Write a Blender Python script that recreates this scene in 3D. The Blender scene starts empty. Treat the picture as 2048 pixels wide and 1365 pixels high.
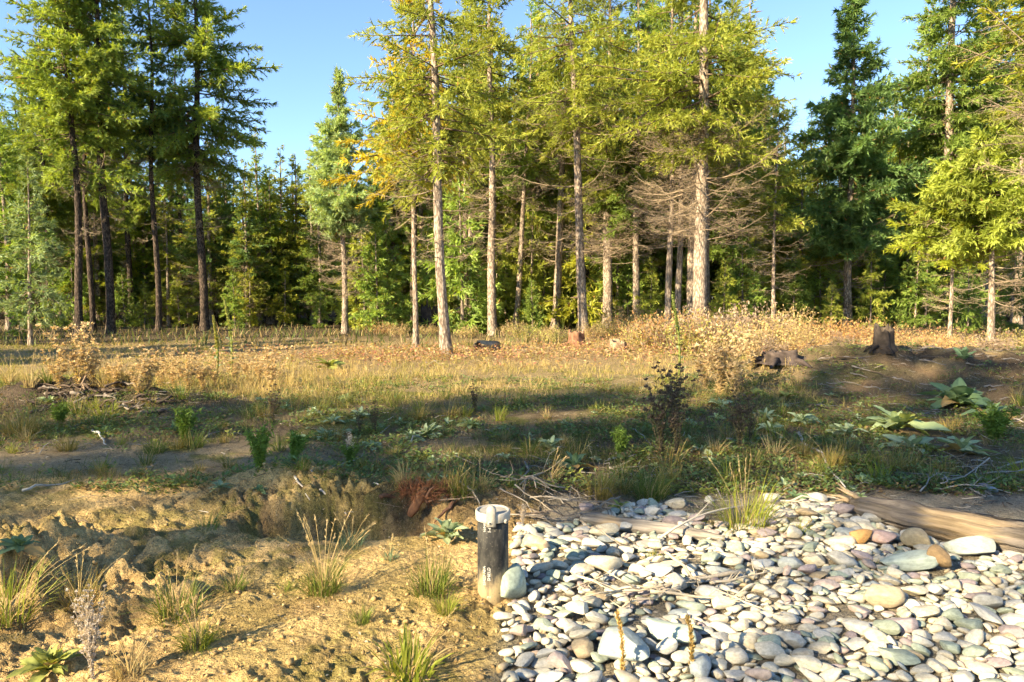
import bpy, math
import numpy as np
from mathutils import Vector, Matrix, Euler

SC = bpy.context.scene
COL = SC.collection
PI = math.pi

# ------------------------------------------------------------------ camera
CAM_Z = 1.5
PITCH = math.radians(3.45)
FPX = 1365.0                       # focal length in photo pixels (24 mm on 36 mm)
cam_d = bpy.data.cameras.new('camera'); cam_d.lens = 24.0; cam_d.sensor_width = 36.0
cam_d.clip_start = 0.05; cam_d.clip_end = 9000
cam = bpy.data.objects.new('camera', cam_d); COL.objects.link(cam)
cam.location = (0, 0, CAM_Z); cam.rotation_euler = (PI/2 - PITCH, 0, 0)
SC.camera = cam

# ------------------------------------------------------------------ light
SUN_EL = math.radians(26.0)
SUN_AZ = math.radians(50.0)        # degrees to the left of straight behind the camera
S = Vector((-math.sin(SUN_AZ)*math.cos(SUN_EL), -math.cos(SUN_AZ)*math.cos(SUN_EL), math.sin(SUN_EL)))
world = bpy.data.worlds.new('World'); SC.world = world; world.use_nodes = True
wn = world.node_tree; wn.nodes.clear()
sky = wn.nodes.new('ShaderNodeTexSky'); sky.sky_type = 'NISHITA'; sky.sun_disc = False
sky.sun_elevation = SUN_EL; sky.sun_rotation = math.atan2(S.x, S.y)
sky.altitude = 1400; sky.air_density = 1.0; sky.dust_density = 0.05; sky.ozone_density = 3.0
bg = wn.nodes.new('ShaderNodeBackground'); bg.inputs[1].default_value = 0.096
wo = wn.nodes.new('ShaderNodeOutputWorld')
wn.links.new(sky.outputs[0], bg.inputs[0]); wn.links.new(bg.outputs[0], wo.inputs[0])
sun_d = bpy.data.lights.new('sun', 'SUN'); sun_d.energy = 5.0; sun_d.angle = math.radians(0.6)
sun_d.color = (1.0, 0.83, 0.55)
sun = bpy.data.objects.new('sun', sun_d); COL.objects.link(sun)
sun.rotation_euler = (-S).to_track_quat('-Z', 'Y').to_euler(); sun.location = (-30, -20, 30)
SC.view_settings.view_transform = 'Standard'; SC.view_settings.look = 'None'
SC.view_settings.exposure = 1.92; SC.view_settings.gamma = 1.0
SC.view_settings.use_curve_mapping = False
SC.render.engine = 'CYCLES'
SC.cycles.use_denoising = True
SC.cycles.use_adaptive_sampling = True; SC.cycles.adaptive_threshold = 0.03
SC.cycles.use_light_tree = False
SC.cycles.max_bounces = 5; SC.cycles.diffuse_bounces = 2; SC.cycles.glossy_bounces = 2
SC.cycles.transmission_bounces = 3; SC.cycles.transparent_max_bounces = 4
SC.cycles.sample_clamp_indirect = 6.0

# ------------------------------------------------------------------ helpers
def rng(s): return np.random.default_rng(s)

def _hash(ix, iy, seed):
    h = (ix.astype(np.int64)*374761393 + iy.astype(np.int64)*668265263 + seed*1442695041) & 0x7fffffff
    h = ((h ^ (h >> 13))*1274126177) & 0x7fffffff
    return ((h ^ (h >> 16)) & 0xffff)/65535.0

def vnoise(x, y, seed=0):
    ix = np.floor(x); iy = np.floor(y); fx = x-ix; fy = y-iy
    fx = fx*fx*fx*(fx*(fx*6-15)+10); fy = fy*fy*fy*(fy*(fy*6-15)+10)
    a = _hash(ix, iy, seed); b = _hash(ix+1, iy, seed); c = _hash(ix, iy+1, seed); d = _hash(ix+1, iy+1, seed)
    return (a*(1-fx)+b*fx)*(1-fy) + (c*(1-fx)+d*fx)*fy

def fbm(x, y, seed=0, o=4):
    s = 0; a = 0.5; t = 0
    for k in range(o):
        s = s + a*vnoise(x*2**k+17.3*k, y*2**k-9.1*k, seed+k); t += a; a *= 0.5
    return s/t

def sstep(a, b, x):
    t = np.clip((x-a)/(b-a), 0, 1); return t*t*(3-2*t)

def blob(x, y, cx, cy, rx, ry, rot=0.0):
    c, s = math.cos(rot), math.sin(rot)
    u = ((x-cx)*c+(y-cy)*s)/rx; v = (-(x-cx)*s+(y-cy)*c)/ry
    return np.exp(-(u*u+v*v))

def sand_mask(x, y):
    e = 0.35*(fbm(x*1.3, y*1.3, 5, 3)-0.5)
    near = 1-sstep(5.5, 6.1, y+e*2.5)
    left = 1-sstep(-0.12, 0.12, x+e*0.5-0.02*(y-3)-0.12*np.maximum(0, y-3.6))
    return near*left

def height(x, y):
    x = np.asarray(x, float); y = np.asarray(y, float)
    r = np.hypot(x, y)
    h = 0.10*(fbm(x*0.12, y*0.12, 1, 3)-0.5)*sstep(5, 14, r)*2
    h += 0.05*(fbm(x*0.7, y*0.7, 2, 3)-0.5)*sstep(3, 6, r)
    # right hand mound of soil and slash
    m = blob(x, y, 8.2, 11.4, 3.3, 1.9, -0.12)+0.55*blob(x, y, 5.6, 12.0, 1.7, 1.3)+0.9*blob(x, y, 13.5, 11.2, 4.0, 2.0)
    h += 0.68*np.minimum(m, 1.05)*(0.66+0.62*fbm(x*1.6, y*1.6, 3, 5))+.10*np.minimum(m, 1)*(np.abs(fbm(x*6, y*6, 9, 3)-.5)*2-.2)
    # left slash berm
    h += 0.36*blob(x, y, -6.6, 9.9, 1.1, 0.5, 0.05)*(0.5+1.0*fbm(x*3.5, y*3.5, 4, 4))+0.22*blob(x, y, -5.2, 9.6, .9, .4)*(.5+1.*fbm(x*4, y*4, 6, 3))
    # dug hollow with a crumbly back wall
    hol = sstep(1.0, 0.55, np.hypot((x+1.15)/0.92, (y-4.62)/0.46))
    h -= 0.30*hol
    h += 0.20*blob(x, y, -1.75, 5.35, 0.55, 0.26, -0.1)+0.11*blob(x, y, -0.75, 5.1, 0.35, 0.16)
    h += 0.10*blob(x, y, -3.3, 4.1, 0.8, 0.22, 0.3)+0.13*blob(x, y, -3.0, 3.55, 0.5, 0.22, -0.25)
    h -= 0.10*blob(x, y, -2.35, 3.1, 0.9, 0.16, 0.08)+0.05*blob(x, y, -1.1, 3.55, 0.6, 0.14, .1)
    h -= 0.07*blob(x, y, -3.1, 4.4, 1.2, 0.2, .2)
    # wooded rise in the distance
    h += 0.35*sstep(17, 27, y)*sstep(-3, 8, x)
    h += 1.6*sstep(45, 140, r)
    # clods
    s = sand_mask(x, y)
    rough = 0.22+0.33*sstep(0.42, 0.6, fbm(x*0.9+5, y*0.9, 8, 3))+.6*blob(x, y, -2.9, 3.6, .9, .75)+1.1*blob(x, y, -1.3, 5.1, 1.3, .45)
    wx = x+.05*(fbm(x*8, y*8, 15, 2)-.5); wy = y+.05*(fbm(x*8, y*8, 16, 2)-.5)
    b1 = np.abs(fbm(wx*4.2, wy*4.8, 11, 3)-0.5)*2; b2 = np.abs(fbm(wx*13, wy*15, 12, 3)-0.5)*2
    b3 = fbm(x*30, y*32, 13, 3)
    h += s*rough*(0.085*(b1-0.2)+0.07*(b2-0.2)+0.062*(b3-0.5))
    h += s*blob(x, y, -2.9, 3.75, 1.0, .6)*(.26*(b1-.22)+.05*(b2-.2))
    h += (1-s)*sstep(16, 6, r)*(0.035*(fbm(x*7, y*7, 14, 3)-0.5)+0.012*(b3-0.5))
    return h

def hz(x, y): return float(height(np.array([x]), np.array([y]))[0])

def ray(px, py):
    u = (px-1024)/FPX; v = (py-682.5)/FPX
    c, s = math.cos(PITCH), math.sin(PITCH)
    return np.array([u, c - v*s, -s - v*c])

def at(px, py):
    """ground point seen at a photo pixel"""
    d = ray(px, py); t = 1.5*(60/1.5)**np.linspace(0, 1, 700)
    x = d[0]*t; y = d[1]*t; z = CAM_Z+d[2]*t
    k = np.argmax(z < height(x, y)); k = max(k, 1)
    return np.array([x[k], y[k], hz(x[k], y[k])])

def atd(px, d):
    """ground point at a column of the photo and a distance"""
    x = 0
    for _ in range(3):
        f = d*math.cos(PITCH)+(CAM_Z-hz(x, d))*math.sin(PITCH); x = (px-1024)/FPX*f
    return np.array([x, d, hz(x, d)])

def make_mesh(name, V, T, mats, mi=None, col=None, smooth=False):
    V = np.ascontiguousarray(V, np.float32); T = np.ascontiguousarray(T, np.int32)
    m = bpy.data.meshes.new(name); n = len(T)
    m.vertices.add(len(V)); m.vertices.foreach_set('co', V.ravel())
    m.loops.add(3*n); m.loops.foreach_set('vertex_index', T.ravel())
    m.polygons.add(n); m.polygons.foreach_set('loop_start', np.arange(0, 3*n, 3, dtype=np.int32))
    if smooth: m.polygons.foreach_set('use_smooth', np.ones(n, bool))
    for mt in (mats if isinstance(mats, (list, tuple)) else [mats]): m.materials.append(mt)
    if mi is not None: m.polygons.foreach_set('material_index', np.asarray(mi, np.int32))
    if col is not None:
        c = np.ones((len(V), 4), np.float32); c[:, :3] = col
        a = m.color_attributes.new('Col', 'FLOAT_COLOR', 'POINT'); a.data.foreach_set('color', c.ravel())
    m.update(calc_edges=True)
    return m

class MB:
    """collects triangles with a colour per vertex and a material index"""
    def __init__(s): s.V = []; s.T = []; s.C = []; s.M = []; s.n = 0
    def add(s, V, T, c=(1, 1, 1), m=0):
        V = np.asarray(V, float).reshape(-1, 3); T = np.asarray(T, int).reshape(-1, 3)
        C = np.broadcast_to(np.asarray(c, float), V.shape)
        s.V.append(V); s.T.append(T+s.n); s.C.append(C); s.M.append(np.full(len(T), m)); s.n += len(V)
    def mesh(s, name, mats, smooth=False):
        return make_mesh(name, np.concatenate(s.V), np.concatenate(s.T), mats, np.concatenate(s.M), np.concatenate(s.C), smooth)

def link(name, data, parent=None, loc=None, rot=None, scale=None):
    o = bpy.data.objects.new(name, data); COL.objects.link(o)
    if parent is not None: o.parent = parent
    if loc is not None: o.location = [float(a) for a in loc]
    if rot is not None: o.rotation_euler = rot
    if scale is not None: o.scale = scale if hasattr(scale, '__len__') else (scale,)*3
    return o

def tag(o, label, cat=None, group=None, kind=None):
    if label: o['label'] = label
    if cat: o['category'] = cat
    if group: o['group'] = group
    if kind: o['kind'] = kind
    return o

def tube(P, R, sides=5, seed=None, rough=0.0, cap=True):
    P = np.asarray(P, float); n = len(P); R = np.broadcast_to(np.asarray(R, float), (n,))
    t = np.gradient(P, axis=0); t /= np.linalg.norm(t, axis=1)[:, None]+1e-9
    ref = np.array([0.31, 0.17, 0.94]) if abs(t[:, 2]).mean() < 0.8 else np.array([1., .1, 0])
    a = np.cross(t, ref); a /= np.linalg.norm(a, axis=1)[:, None]+1e-9
    b = np.cross(t, a)
    th = np.arange(sides)*2*PI/sides
    rr = np.ones((n, sides))
    if rough: rr += rough*(rng(seed or 0).random((n, sides))-0.5)*2
    V = P[:, None, :]+(R[:, None]*rr)[:, :, None]*(np.cos(th)[None, :, None]*a[:, None, :]+np.sin(th)[None, :, None]*b[:, None, :])
    V = V.reshape(-1, 3)
    i = np.arange(n-1)[:, None]*sides; j = np.arange(sides)[None, :]; k = (j+1) % sides
    T = np.concatenate([np.stack([i+j, i+k, i+sides+j], -1).reshape(-1, 3), np.stack([i+k, i+sides+k, i+sides+j], -1).reshape(-1, 3)])
    if cap:
        V = np.concatenate([V, P[:1], P[-1:]]); c0 = n*sides; c1 = c0+1; jj = np.arange(sides); kk = (jj+1) % sides; e = (n-1)*sides
        T = np.concatenate([T, np.stack([kk, jj, np.full(sides, c0)], -1), np.stack([e+jj, e+kk, np.full(sides, c1)], -1)])
    return V, T

def tubes_batch(P0, P1, r0, r1, bend=None, sides=3):
    """many straight (or once bent) thin tapered sticks at once"""
    n = len(P0); d = P1-P0; L = np.linalg.norm(d, axis=1)[:, None]+1e-9; t = d/L
    ref = np.where(np.abs(t[:, 2:3]) < 0.8, np.array([[0, 0, 1.]]), np.array([[1., 0, 0]]))
    a = np.cross(t, ref); a /= np.linalg.norm(a, axis=1)[:, None]+1e-9; b = np.cross(t, a)
    mid = (P0+P1)/2+(bend if bend is not None else 0)
    th = np.arange(sides)*2*PI/sides
    ring = np.cos(th)[None, :, None]*a[:, None]+np.sin(th)[None, :, None]*b[:, None]
    r0 = np.broadcast_to(r0, (n,))[:, None, None]; r1 = np.broadcast_to(r1, (n,))[:, None, None]
    V = np.concatenate([P0[:, None]+ring*r0, mid[:, None]+ring*(r0*.55+r1*.45), P1[:, None]+ring*r1], 1)
    j = np.arange(sides); k = (j+1) % sides; T = []
    for q in (0, sides):
        T += [np.stack([q+j, q+k, q+sides+j], -1), np.stack([q+k, q+sides+k, q+sides+j], -1)]
    T = np.concatenate(T)
    T = (T[None]+(np.arange(n)*3*sides)[:, None, None]).reshape(-1, 3)
    return V.reshape(-1, 3), T

def unit(v): return v/(np.linalg.norm(v, axis=-1, keepdims=True)+1e-9)

def diamonds(P, D, L, W, roll, fold=0.0):
    """leaf-like faces: base P, direction D, length, width, roll angle"""
    n = len(P); D = unit(D)
    ref = np.where(np.abs(D[:, 2:3]) < 0.9, np.array([[0, 0, 1.]]), np.array([[1., 0, 0]]))
    a = unit(np.cross(D, ref)); b = np.cross(a, D)
    c, s = np.cos(roll)[:, None], np.sin(roll)[:, None]
    side = a*c+b*s; nor = -a*s+b*c
    L = np.broadcast_to(L, (n,))[:, None]; W = np.broadcast_to(W, (n,))[:, None]
    mid = P+D*L*0.5
    V = np.stack([P, mid+side*W*.5+nor*W*fold, P+D*L, mid-side*W*.5+nor*W*fold], 1).reshape(-1, 3)
    T = np.array([[0, 1, 2], [0, 2, 3]])[None]+(np.arange(n)*4)[:, None, None]
    return V, T.reshape(-1, 3)

def blades(P, az, lean, H, W, seed, curl=0.6):
    """grass blades: 2 quads and a tip each, bending over along azimuth az"""
    n = len(P); s = np.array([0, .4, .75, 1.0]); w = np.array([1, .85, .55, 0])
    dirh = np.stack([np.cos(az), np.sin(az), np.zeros(n)], 1); side = np.stack([-np.sin(az), np.cos(az), np.zeros(n)], 1)
    tw = rng(seed).uniform(-1.2, 1.2, n); side = side*np.cos(tw)[:, None]+dirh*np.sin(tw)[:, None]
    out = []
    for q in range(4):
        a = lean*(0.35+curl*s[q])
        c = P+dirh*(H*s[q]*np.sin(a))[:, None]+np.array([0, 0, 1.])*(H*s[q]*np.cos(a))[:, None]
        if q < 3: out += [c-side*(W*w[q]/2)[:, None], c+side*(W*w[q]/2)[:, None]]
        else: out.append(c)
    V = np.stack(out, 1).reshape(-1, 3)
    T = np.array([[0, 1, 3], [0, 3, 2], [2, 3, 5], [2, 5, 4], [4, 5, 6]])[None]+(np.arange(n)*7)[:, None, None]
    return V, T.reshape(-1, 3)

def sprigs(P, D, L, W, roll):
    """needle sprigs: one pointed triangle each"""
    n = len(P); D = unit(D); ref = np.where(np.abs(D[:, 2:3]) < 0.9, np.array([[0, 0, 1.]]), np.array([[1., 0, 0]]))
    a = unit(np.cross(D, ref)); b = np.cross(a, D); side = a*np.cos(roll)[:, None]+b*np.sin(roll)[:, None]
    V = np.stack([P-side*W[:, None]*.5, P+side*W[:, None]*.5, P+D*L[:, None]], 1).reshape(-1, 3)
    return V, np.arange(3*n).reshape(-1, 3)

# ------------------------------------------------------------------ materials
def nodes(name):
    m = bpy.data.materials.new(name); m.use_nodes = True; t = m.node_tree; t.nodes.clear()
    o = t.nodes.new('ShaderNodeOutputMaterial'); return m, t, o
def nd(t, kind, **kw):
    n = t.nodes.new(kind)
    for k, v in kw.items():
        if k.startswith('i_'):
            key = k[2:]; key = int(key) if key.isdigit() else key; n.inputs[key].default_value = v
        else: setattr(n, k, v)
    return n

def leaf_mat(name, trans=0.35, rough=0.6, tint=(1, 1, 1), objvar=0.25, spec=0.25, tcol=(1.25, 1.15, 0.45)):
    m, t, o = nodes(name)
    at_ = nd(t, 'ShaderNodeAttribute', attribute_name='Col')
    info = nd(t, 'ShaderNodeObjectInfo')
    mp = nd(t, 'ShaderNodeMapRange'); mp.inputs[3].default_value = 1-objvar; mp.inputs[4].default_value = 1+objvar
    t.links.new(info.outputs['Random'], mp.inputs[0])
    mul = nd(t, 'ShaderNodeMix', data_type='RGBA', blend_type='MULTIPLY'); mul.inputs[0].default_value = 1
    t.links.new(at_.outputs['Color'], mul.inputs[6]); mul.inputs[7].default_value = (*tint, 1)
    mul2 = nd(t, 'ShaderNodeVectorMath', operation='SCALE')
    t.links.new(mul.outputs[2], mul2.inputs[0]); t.links.new(mp.outputs[0], mul2.inputs[3])
    p = nd(t, 'ShaderNodeBsdfPrincipled'); p.inputs['Roughness'].default_value = rough
    p.inputs['Specular IOR Level'].default_value = spec
    t.links.new(mul2.outputs[0], p.inputs['Base Color'])
    tr = nd(t, 'ShaderNodeBsdfTranslucent')
    tc = nd(t, 'ShaderNodeMix', data_type='RGBA', blend_type='MULTIPLY'); tc.inputs[0].default_value = 1
    t.links.new(mul2.outputs[0], tc.inputs[6]); tc.inputs[7].default_value = (*tcol, 1)
    t.links.new(tc.outputs[2], tr.inputs[0])
    mx = nd(t, 'ShaderNodeMixShader'); mx.inputs[0].default_value = trans
    t.links.new(p.outputs[0], mx.inputs[1]); t.links.new(tr.outputs[0], mx.inputs[2]); t.links.new(mx.outputs[0], o.inputs[0])
    return m

def rough_mat(name, attr=True, base=(.3, .3, .3), scale=8.0, var=0.5, bump=0.4, bscale=40.0, bdist=0.01, rough=0.9, stretch=(1, 1, 1), spec=0.2, objcol=False, dark=None, coord='Object'):
    m, t, o = nodes(name)
    tc = nd(t, 'ShaderNodeTexCoord'); mp = nd(t, 'ShaderNodeMapping'); mp.inputs['Scale'].default_value = stretch
    t.links.new(tc.outputs[coord], mp.inputs[0])
    n1 = nd(t, 'ShaderNodeTexNoise'); n1.inputs['Scale'].default_value = scale; n1.inputs['Detail'].default_value = 6; n1.inputs['Roughness'].default_value = 0.65
    n2 = nd(t, 'ShaderNodeTexNoise'); n2.inputs['Scale'].default_value = bscale; n2.inputs['Detail'].default_value = 5; n2.inputs['Roughness'].default_value = 0.7
    for n in (n1, n2): t.links.new(mp.outputs[0], n.inputs['Vector'])
    mr = nd(t, 'ShaderNodeMapRange'); mr.inputs[1].default_value = 0.3; mr.inputs[2].default_value = 0.7
    mr.inputs[3].default_value = 1-var; mr.inputs[4].default_value = 1+var*0.6
    t.links.new(n1.outputs['Fac'], mr.inputs[0])
    mr2 = nd(t, 'ShaderNodeMapRange'); mr2.inputs[1].default_value = 0.3; mr2.inputs[2].default_value = 0.7
    mr2.inputs[3].default_value = 1-var*0.5; mr2.inputs[4].default_value = 1+var*0.3
    t.links.new(n2.outputs['Fac'], mr2.inputs[0])
    mm = nd(t, 'ShaderNodeMath', operation='MULTIPLY'); t.links.new(mr.outputs[0], mm.inputs[0]); t.links.new(mr2.outputs[0], mm.inputs[1])
    sc = nd(t, 'ShaderNodeVectorMath', operation='SCALE')
    if objcol:
        info = nd(t, 'ShaderNodeObjectInfo'); t.links.new(info.outputs['Color'], sc.inputs[0])
    elif attr:
        at_ = nd(t, 'ShaderNodeAttribute', attribute_name='Col'); t.links.new(at_.outputs['Color'], sc.inputs[0])
    else: sc.inputs[0].default_value = base
    t.links.new(mm.outputs[0], sc.inputs[3])
    p = nd(t, 'ShaderNodeBsdfPrincipled'); p.inputs['Roughness'].default_value = rough; p.inputs['Specular IOR Level'].default_value = spec
    t.links.new(sc.outputs[0], p.inputs['Base Color'])
    bp = nd(t, 'ShaderNodeBump'); bp.inputs['Strength'].default_value = bump; bp.inputs['Distance'].default_value = bdist
    t.links.new(n2.outputs['Fac'], bp.inputs['Height']); t.links.new(bp.outputs[0], p.inputs['Normal'])
    t.links.new(p.outputs[0], o.inputs[0])
    return m

def bark_mat(name, c1, c2, c3):
    m, t, o = nodes(name)
    tc = nd(t, 'ShaderNodeTexCoord'); mp = nd(t, 'ShaderNodeMapping'); mp.inputs['Scale'].default_value = (1, 1, .35)
    t.links.new(tc.outputs['Object'], mp.inputs[0])
    vo = nd(t, 'ShaderNodeTexVoronoi'); vo.inputs['Scale'].default_value = 22; vo.feature = 'F1'
    n1 = nd(t, 'ShaderNodeTexNoise'); n1.inputs['Scale'].default_value = 14; n1.inputs['Detail'].default_value = 7; n1.inputs['Roughness'].default_value = .7
    n3 = nd(t, 'ShaderNodeTexNoise'); n3.inputs['Scale'].default_value = 1.3; n3.inputs['Detail'].default_value = 3
    t.links.new(mp.outputs[0], n1.inputs['Vector']); t.links.new(mp.outputs[0], vo.inputs['Vector']); t.links.new(tc.outputs['Object'], n3.inputs['Vector'])
    ad = nd(t, 'ShaderNodeMath', operation='MULTIPLY_ADD'); ad.inputs[1].default_value = -0.5
    t.links.new(vo.outputs['Distance'], ad.inputs[0]); t.links.new(n1.outputs['Fac'], ad.inputs[2])
    r = nd(t, 'ShaderNodeValToRGB'); e = r.color_ramp.elements
    e[0].position = .16; e[0].color = (*c1, 1); e[1].position = .62; e[1].color = (*c3, 1)
    k = e.new(.36); k.color = (*c2, 1)
    t.links.new(ad.outputs[0], r.inputs[0])
    mr = nd(t, 'ShaderNodeMapRange'); mr.inputs[1].default_value = .3; mr.inputs[2].default_value = .7; mr.inputs[3].default_value = .72; mr.inputs[4].default_value = 1.15
    t.links.new(n3.outputs['Fac'], mr.inputs[0])
    sc = nd(t, 'ShaderNodeVectorMath', operation='SCALE'); t.links.new(r.outputs[0], sc.inputs[0]); t.links.new(mr.outputs[0], sc.inputs[3])
    p = nd(t, 'ShaderNodeBsdfPrincipled'); p.inputs['Roughness'].default_value = .95; p.inputs['Specular IOR Level'].default_value = .1
    t.links.new(sc.outputs[0], p.inputs['Base Color'])
    bp = nd(t, 'ShaderNodeBump'); bp.inputs['Strength'].default_value = .9; bp.inputs['Distance'].default_value = .03
    t.links.new(ad.outputs[0], bp.inputs['Height']); t.links.new(bp.outputs[0], p.inputs['Normal']); t.links.new(p.outputs[0], o.inputs[0])
    return m

M_NEEDLE = leaf_mat('needles', trans=.42, rough=.5, objvar=.18, tint=(1.85, 1.82, 1.75), spec=.35)
M_LEAF = leaf_mat('leaf', trans=.3, rough=.65, objvar=.12)
M_GRASS = leaf_mat('grass_blade', trans=.35, rough=.6, objvar=.08, tcol=(1.15, 1.08, .6))
M_TWIG = rough_mat('dead_twig', scale=6, var=.35, bump=.2, bscale=60)
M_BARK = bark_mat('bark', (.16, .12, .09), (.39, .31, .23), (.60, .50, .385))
M_BARK2 = bark_mat('bark_dark_shaded', (.035, .028, .022), (.11, .08, .06), (.22, .165, .12))  # dark bark; on the left group it paints in the trunks' shade
M_GROUND = rough_mat('soil', scale=5.5, var=.38, bump=.75, bscale=55, bdist=.012, rough=.95, spec=.1)
M_STONE = rough_mat('river_stone', objcol=True, scale=3.5, var=.36, bump=.16, bscale=60, bdist=.004, rough=.75, spec=.3)
M_STONE2 = rough_mat('river_stone_mass', scale=30, var=.36, bump=.16, bscale=70, bdist=.004, rough=.75, spec=.3)
M_WOOD = rough_mat('weathered_wood', scale=5, var=.5, bump=.6, bscale=26, bdist=.012, rough=.9, stretch=(1, 1, 1), spec=.15)
M_DIRT = rough_mat('dirt_clod', scale=20, var=.35, bump=.6, bscale=70, bdist=.006, rough=1, spec=.05)

def ground_mat():
    m, t, o = nodes('soil'); tc = nd(t, 'ShaderNodeTexCoord'); at_ = nd(t, 'ShaderNodeAttribute', attribute_name='Col')
    def noise(sc, det=5, ro=.65):
        n = nd(t, 'ShaderNodeTexNoise'); n.inputs['Scale'].default_value = sc; n.inputs['Detail'].default_value = det; n.inputs['Roughness'].default_value = ro
        t.links.new(tc.outputs['Object'], n.inputs['Vector']); return n
    def rng_(n, a, b, lo, hi):
        r = nd(t, 'ShaderNodeMapRange'); r.inputs[1].default_value = a; r.inputs[2].default_value = b; r.inputs[3].default_value = lo; r.inputs[4].default_value = hi
        t.links.new(n.outputs['Fac'], r.inputs[0]); return r
    n1, n2, n3 = noise(5), noise(38, 6, .7), noise(150, 3, .6)
    r1, r2, r3 = rng_(n1, .3, .7, .75, 1.25), rng_(n2, .32, .68, .66, 1.3), rng_(n3, .34, .66, .68, 1.3)
    a = nd(t, 'ShaderNodeMath', operation='MULTIPLY'); t.links.new(r1.outputs[0], a.inputs[0]); t.links.new(r2.outputs[0], a.inputs[1])
    b = nd(t, 'ShaderNodeMath', operation='MULTIPLY'); t.links.new(a.outputs[0], b.inputs[0]); t.links.new(r3.outputs[0], b.inputs[1])
    sc = nd(t, 'ShaderNodeVectorMath', operation='SCALE'); t.links.new(at_.outputs['Color'], sc.inputs[0]); t.links.new(b.outputs[0], sc.inputs[3])
    n4 = noise(72, 2, .5); r4 = rng_(n4, .66, .70, 0, .75)          # dark organic crumbs
    mx = nd(t, 'ShaderNodeMix', data_type='RGBA'); t.links.new(r4.outputs[0], mx.inputs[0]); t.links.new(sc.outputs[0], mx.inputs[6]); mx.inputs[7].default_value = (.055, .04, .028, 1)
    n5 = noise(95, 1, .5); r5 = rng_(n5, .715, .735, 0, .8)         # pale grit
    mx2 = nd(t, 'ShaderNodeMix', data_type='RGBA'); t.links.new(r5.outputs[0], mx2.inputs[0]); t.links.new(mx.outputs[2], mx2.inputs[6]); mx2.inputs[7].default_value = (.45, .40, .31, 1)
    p = nd(t, 'ShaderNodeBsdfPrincipled'); p.inputs['Roughness'].default_value = .97; p.inputs['Specular IOR Level'].default_value = .08
    t.links.new(mx2.outputs[2], p.inputs['Base Color'])
    vo = nd(t, 'ShaderNodeTexVoronoi'); vo.inputs['Scale'].default_value = 46; wv = nd(t, 'ShaderNodeMix', data_type='VECTOR'); wv.inputs[0].default_value = .03
    t.links.new(tc.outputs['Object'], wv.inputs[4]); t.links.new(n2.outputs['Color'], wv.inputs[5]); t.links.new(wv.outputs[1], vo.inputs['Vector'])
    ad0 = nd(t, 'ShaderNodeMath', operation='MULTIPLY_ADD'); ad0.inputs[1].default_value = .5; t.links.new(n3.outputs['Fac'], ad0.inputs[0]); t.links.new(n2.outputs['Fac'], ad0.inputs[2])
    ad = nd(t, 'ShaderNodeMath', operation='MULTIPLY_ADD'); ad.inputs[1].default_value = -.45; t.links.new(vo.outputs['Distance'], ad.inputs[0]); t.links.new(ad0.outputs[0], ad.inputs[2])
    bp = nd(t, 'ShaderNodeBump'); bp.inputs['Strength'].default_value = 1.0; bp.inputs['Distance'].default_value = .04
    t.links.new(ad.outputs[0], bp.inputs['Height']); t.links.new(bp.outputs[0], p.inputs['Normal']); t.links.new(p.outputs[0], o.inputs[0]); return m
M_GROUND = ground_mat()
M_LOG = rough_mat('log_wood', scale=7, var=.55, bump=.9, bscale=16, bdist=.02, rough=.92, stretch=(.22, 3.2, 3.2), spec=.12)

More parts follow.
